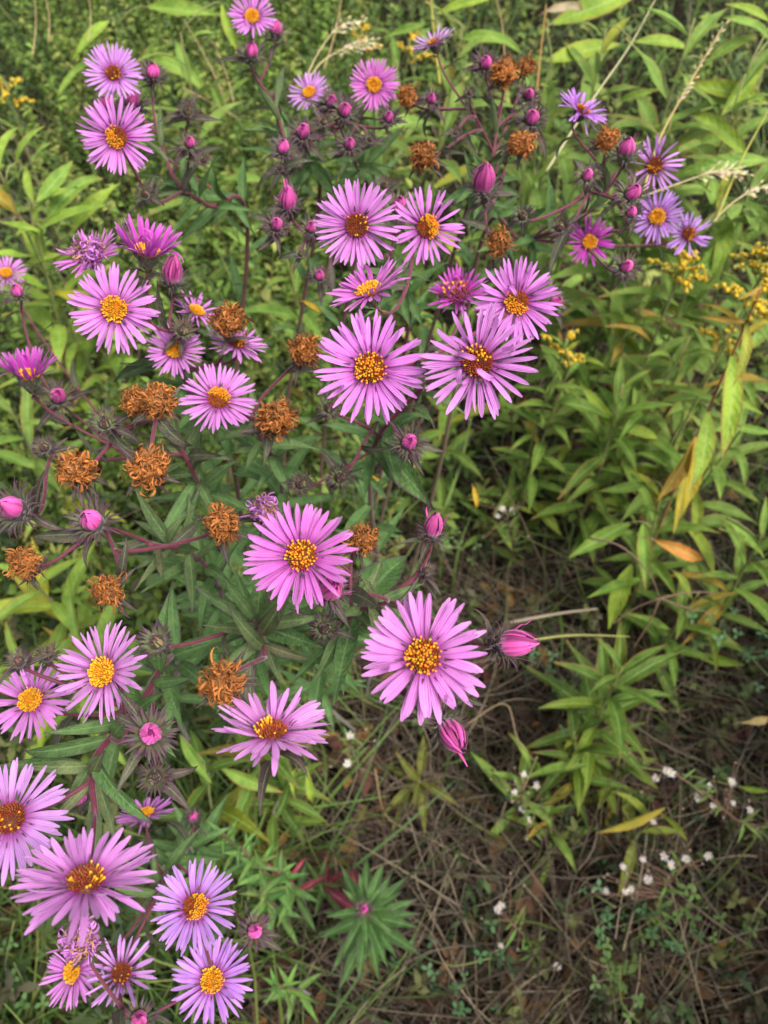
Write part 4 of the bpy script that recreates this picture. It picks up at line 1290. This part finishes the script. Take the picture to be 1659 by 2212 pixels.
white_aster('white aster with lone blooms spread thinly on dark ground', [(1150, 2060, 0.04), (1140, 2030, 0.07), (1100, 1990, 0.10)], [(1083, 2042, 0.09), (1203, 2087, 0.06), (1082, 1955, 0.11), (1075, 1965, 0.1)], 5)
white_aster('white aster stalk with spent fluffy heads below the violet blooms', [(770, 1640, 0.1), (760, 1620, 0.2), (757, 1590, 0.26)], [(757, 1588, 0.28), (750, 1650, 0.24)], 3)
white_aster('white aster with faded cream blooms behind the pink bud', [(1110, 1190, 0.1), (1100, 1150, 0.16), (1095, 1110, 0.2)], [(1085, 1100, 0.22), (1107, 1103, 0.2), (1075, 1115, 0.2)], 8)


def leaf_tri(seed):
    r = random.Random(seed)
    b = MB()
    for a in (0, 2.0, -2.0):
        M = Matrix.Rotation(a + r.uniform(-0.2, 0.2), 3, 'Z')
        V = [(0, 0, 0), (-0.28, 0.45, 0.04), (0, 0.5, 0.0), (0.28, 0.45, 0.04), (-0.2, 0.85, 0.0), (0, 0.95, -0.05), (0.2, 0.85, 0.0)]
        b.add([M @ Vector(v) for v in V], [(0, 2, 1), (0, 3, 2), (1, 2, 5, 4), (2, 3, 6, 5)], (0.075, 0.15, 0.065))
    return b.mesh('trefoil_leaf', STUFF)
TRI = [leaf_tri(i) for i in range(4)]


def clover(x0, y0, x1, y1, z, n, lab, tint, gr='trailing clovers in the litter'):
    a, c = atz(x0, y0, z * 0.4), atz(x1, y1, z)
    base = Vector((a.x, a.y, 0))
    root = thing('clover_plant', lab, 'clover', base, gr)
    path = catmull([base, a, a.lerp(c, 0.5) + Vector((rnd.uniform(-0.02, 0.02), rnd.uniform(-0.02, 0.02), 0.02)), c], 8)
    b = MB()
    tube(b, [p - base for p in path], 0.0008, 5, (0.14, 0.17, 0.05))
    obj('stem', b.mesh('stem', STEM), root)
    for i in range(int(n * 0.55)):
        p = path[rnd.randrange(5, len(path))]
        o = Vector((rnd.gauss(0, 0.015), rnd.gauss(0, 0.015), rnd.uniform(0, 0.02)))
        nr = Vector((rnd.uniform(-0.7, 0.7), rnd.uniform(-0.8, 0.4), 1))
        obj('leaf', rnd.choice(TRI), root, mat4(nframe(nr, rnd.random() * 6), p + o - base, rnd.uniform(0.006, 0.010)), tuple(np.array(tint) * rnd.uniform(0.7, 1.2)))
BG, YG = (0.85, 0.95, 0.85), (1.2, 1.05, 0.6)
CL = 'clover with small bluish leaves'
CG = 'clover with small yellow-green leaves'
CNEAR = ['leading away from the white aster in full bloom', 'just below the white aster in full bloom', 'touching the edge of the white aster cluster', 'with a tall bare yellow stem below the white asters', 'with a leaning bare stem below the white asters', 'trailing beside the rosette', 'crossing the long tan straw', 'around a lone white bloom',
         'at the end of the forked twig', 'beyond the forked twig', 'under the star-shaped goldenrod shoot', 'beside the open pink bud', 'beside the pale half-open bud', 'along the straight yellow-green stalk', 'by the grey forked stick', 'below the rosette', 'beside the lowest dry purple head', 'under the lowest dry purple head']
for a in [(1350, 2040, 1530, 1960, 0.16, 26, CG, YG), (1380, 1980, 1480, 2060, 0.14, 26, CL, BG), (1290, 2000, 1330, 1960, 0.12, 18, CL, BG), (1330, 2210, 1310, 2080, 0.14, 18, CG, YG),
          (1390, 2220, 1340, 2090, 0.14, 18, CG, YG), (880, 2050, 1060, 2070, 0.10, 14, CL, BG), (930, 2100, 990, 2180, 0.08, 16, CL, BG), (1060, 2140, 1080, 2050, 0.08, 14, CL, BG),
          (1530, 1400, 1560, 1340, 0.24, 18, CL, BG), (1600, 1430, 1660, 1460, 0.24, 14, CL, BG), (1230, 1480, 1250, 1540, 0.2, 18, CL, BG), (1150, 1460, 1180, 1400, 0.16, 16, CL, BG),
          (1000, 1190, 960, 1180, 0.25, 16, CG, YG), (1420, 1430, 1540, 1350, 0.22, 16, CG, YG), (1600, 2060, 1640, 1990, 0.12, 14, CG, YG), (760, 2180, 880, 2050, 0.06, 10, CL, BG), (20, 2100, 30, 1990, 0.2, 22, CG, (1.2, 1.2, 0.8)), (60, 2200, 30, 2080, 0.2, 20, CG, (1.2, 1.2, 0.8))]:
    clover(*a[:6], a[6] + ', ' + CNEAR.pop(0), a[7])


# ------------------------------------------------------------------ stuff: thatch, grass, undergrowth
def rib_np(P, W, S, col):
    """P (n,k,3) centre lines, W (n,k) widths, S (n,3) side vectors, col (n,3)"""
    n, k, _ = P.shape
    A = P - S[:, None, :] * W[..., None] * 0.5
    B = P + S[:, None, :] * W[..., None] * 0.5
    v = np.stack([A, B], 2).reshape(n * k * 2, 3)
    base = (np.arange(n) * k * 2)[:, None] + (np.arange(k - 1) * 2)[None, :]
    f = np.stack([base, base + 1, base + 3, base + 2], -1).reshape(-1, 4)
    c = np.repeat(col, k * 2, axis=0)
    return v, f, c


def stuff(name, label, cat, parts, mat):
    vs_, fs, cs, o = [], [], [], 0
    for v, f, c in parts:
        vs_.append(v)
        fs.append(f + o)
        cs.append(c)
        o += len(v)
    me = make_mesh(name, np.concatenate(vs_), np.concatenate(fs), np.concatenate(cs), None, mat)
    ob = obj(name, me)
    ob['kind'] = 'stuff'
    ob['label'] = label
    ob['category'] = cat


def pick(pal, n, jit=0.3, k=1.0):
    pal = np.array(pal) * k
    return pal[rng.integers(0, len(pal), n)] * rng.uniform(1 - jit, 1 + jit, (n, 1))


def area(n, x0, x1, y0, y1):
    return rng.uniform(x0, x1, n), rng.uniform(y0, y1, n)


def blades(n, xy, L, zr, wd, lift, pal, k=6, curl=0.5, droop=0.5):
    x, y = xy
    th = rng.uniform(0, 2 * np.pi, n)
    ln = rng.uniform(L[0], L[1], n)
    el = np.clip(rng.normal(lift[0], lift[1], n), -0.1, 1.5)
    p = np.stack([x, y, rng.uniform(zr[0], zr[1], n)], 1)
    P = [p]
    dth = rng.normal(0, curl, n) / k
    for j in range(k - 1):
        th = th + dth
        el = el - droop * rng.uniform(0.3, 1.2, n) / k
        d = np.stack([np.cos(th) * np.cos(el), np.sin(th) * np.cos(el), np.sin(el)], 1)
        p = p + d * (ln / (k - 1))[:, None]
        p[:, 2] = np.maximum(p[:, 2], 0.002)
        P.append(p)
    P = np.stack(P, 1)
    S = np.stack([-np.sin(th), np.cos(th), rng.normal(0, 0.4, n)], 1)
    S /= np.linalg.norm(S, axis=1, keepdims=True)
    w0 = rng.uniform(wd[0], wd[1], n)[:, None]
    W = w0 * (1 - np.linspace(0, 1, k)[None, :] ** 3 * 0.85)
    return rib_np(P, W, S, pick(pal, n))


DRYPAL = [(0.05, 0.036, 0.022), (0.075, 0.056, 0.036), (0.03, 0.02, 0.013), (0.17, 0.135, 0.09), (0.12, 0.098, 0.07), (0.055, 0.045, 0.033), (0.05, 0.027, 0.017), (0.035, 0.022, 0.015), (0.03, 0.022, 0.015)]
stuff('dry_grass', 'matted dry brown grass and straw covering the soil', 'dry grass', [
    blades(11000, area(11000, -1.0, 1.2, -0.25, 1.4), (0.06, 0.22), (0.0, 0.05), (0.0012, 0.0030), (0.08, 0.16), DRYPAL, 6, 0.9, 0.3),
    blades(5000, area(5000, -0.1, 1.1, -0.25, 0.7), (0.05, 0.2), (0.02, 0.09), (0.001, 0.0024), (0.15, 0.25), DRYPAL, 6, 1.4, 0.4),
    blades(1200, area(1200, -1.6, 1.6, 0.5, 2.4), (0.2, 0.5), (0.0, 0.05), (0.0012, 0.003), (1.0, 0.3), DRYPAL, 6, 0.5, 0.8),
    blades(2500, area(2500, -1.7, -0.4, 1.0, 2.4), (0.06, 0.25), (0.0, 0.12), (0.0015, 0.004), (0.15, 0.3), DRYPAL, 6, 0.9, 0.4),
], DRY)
SHADE_GRPAL = [(0.045, 0.07, 0.018), (0.07, 0.09, 0.02), (0.08, 0.07, 0.03)]  # grass greens with the low ground's shade mixed into the colour
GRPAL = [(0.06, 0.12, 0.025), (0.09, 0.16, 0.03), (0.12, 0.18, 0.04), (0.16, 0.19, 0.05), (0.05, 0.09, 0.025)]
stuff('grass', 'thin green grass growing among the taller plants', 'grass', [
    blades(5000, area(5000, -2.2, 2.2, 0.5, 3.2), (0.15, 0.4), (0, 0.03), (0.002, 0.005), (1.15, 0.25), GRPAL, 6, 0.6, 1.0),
    blades(800, area(800, 0.1, 1.3, 0.0, 0.7), (0.08, 0.22), (0, 0.03), (0.0015, 0.004), (0.9, 0.35), SHADE_GRPAL, 6, 0.7, 1.0),
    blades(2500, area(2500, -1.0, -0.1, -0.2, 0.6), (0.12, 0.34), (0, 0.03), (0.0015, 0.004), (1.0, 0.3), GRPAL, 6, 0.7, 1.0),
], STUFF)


def keep(xy, n):
    """leave the bare patch of litter free"""
    x, y = xy
    ok = ~((x < -0.50 * y + 0.08) & (y > 1.15) & (y < 2.3) & (rng.random(len(x)) < 0.85))
    x, y = x[ok][:n], y[ok][:n]
    m = n - len(x)
    if m > 0:
        x, y = np.concatenate([x, x[:m] + 0.03]), np.concatenate([y, y[:m] + 0.02])
    return x, y


def sprigs(n, xy, hts, nl, ll, pal):
    x, y = xy
    h = rng.uniform(hts[0], hts[1], n)
    lean = rng.normal(0, 0.25, (n, 2))
    col = pick(pal, n, 0.35)
    parts = []
    z0 = rng.uniform(0.2, 1.0, (n, nl))
    th = rng.uniform(0, 2 * np.pi, (n, nl))
    el = rng.uniform(-0.1, 0.9, (n, nl))
    b = np.stack([x[:, None] + lean[:, :1] * h[:, None] * z0, y[:, None] + lean[:, 1:] * h[:, None] * z0, h[:, None] * z0], -1).reshape(-1, 3)
    th, el = th.ravel(), el.ravel()
    m = len(th)
    d = np.stack([np.cos(th) * np.cos(el), np.sin(th) * np.cos(el), np.sin(el)], 1)
    s = np.stack([-np.sin(th), np.cos(th), rng.normal(0, 0.3, m)], 1)
    L = rng.uniform(ll[0], ll[1], m)[:, None]
    P = np.stack([b, b + d * L * 0.5, b + d * L + np.array([0, 0, -0.25]) * L], 1)
    W = L * np.array([[0.12, 0.42, 0.04]])
    c = np.repeat(col, nl, axis=0) * rng.uniform(0.75, 1.3, (m, 1))
    parts.append(rib_np(P, W, s, c))
    st = np.stack([np.stack([x, y, 0 * x], 1), np.stack([x + lean[:, 0] * h, y + lean[:, 1] * h, h], 1)], 1)
    parts.append(rib_np(st, np.full((n, 2), 0.0016), np.tile(np.array([[1.0, 0, 0]]), (n, 1)), col * 0.8))
    return parts


SHADE_UPAL = [(0.035, 0.06, 0.018), (0.05, 0.075, 0.02), (0.06, 0.055, 0.025), (0.025, 0.045, 0.015), (0.09, 0.10, 0.03)]  # undergrowth greens darkened to stand in for shade near the ground
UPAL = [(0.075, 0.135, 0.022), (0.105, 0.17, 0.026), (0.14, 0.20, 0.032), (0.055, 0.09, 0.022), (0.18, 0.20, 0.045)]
LITPAL = [(0.09, 0.045, 0.022), (0.14, 0.075, 0.03), (0.05, 0.028, 0.02), (0.20, 0.11, 0.03), (0.11, 0.04, 0.03)]
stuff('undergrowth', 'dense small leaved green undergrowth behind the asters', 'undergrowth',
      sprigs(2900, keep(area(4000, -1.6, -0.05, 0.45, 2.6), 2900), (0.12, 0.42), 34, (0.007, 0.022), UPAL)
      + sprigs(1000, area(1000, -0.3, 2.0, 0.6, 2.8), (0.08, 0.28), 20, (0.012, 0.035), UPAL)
      + sprigs(420, area(420, 0.05, 1.2, -0.1, 0.6), (0.03, 0.12), 12, (0.008, 0.022), SHADE_UPAL)
      + sprigs(500, area(500, -1.0, -0.2, -0.2, 0.5), (0.08, 0.3), 22, (0.010, 0.026), SHADE_UPAL)
      # tall meadow sprigs added out of view, beside and behind, to shade the ground
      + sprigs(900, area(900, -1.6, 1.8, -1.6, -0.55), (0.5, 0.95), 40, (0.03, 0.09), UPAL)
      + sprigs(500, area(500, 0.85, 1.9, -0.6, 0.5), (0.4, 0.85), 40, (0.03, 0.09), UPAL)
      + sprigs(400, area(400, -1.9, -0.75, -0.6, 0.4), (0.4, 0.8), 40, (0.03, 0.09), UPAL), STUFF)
stuff('leaf_litter', 'fallen brown and orange leaf scraps on the dark soil', 'leaf litter',
      sprigs(900, area(900, -0.6, 1.2, -0.2, 1.2), (0.01, 0.05), 4, (0.015, 0.05), LITPAL), DRY)
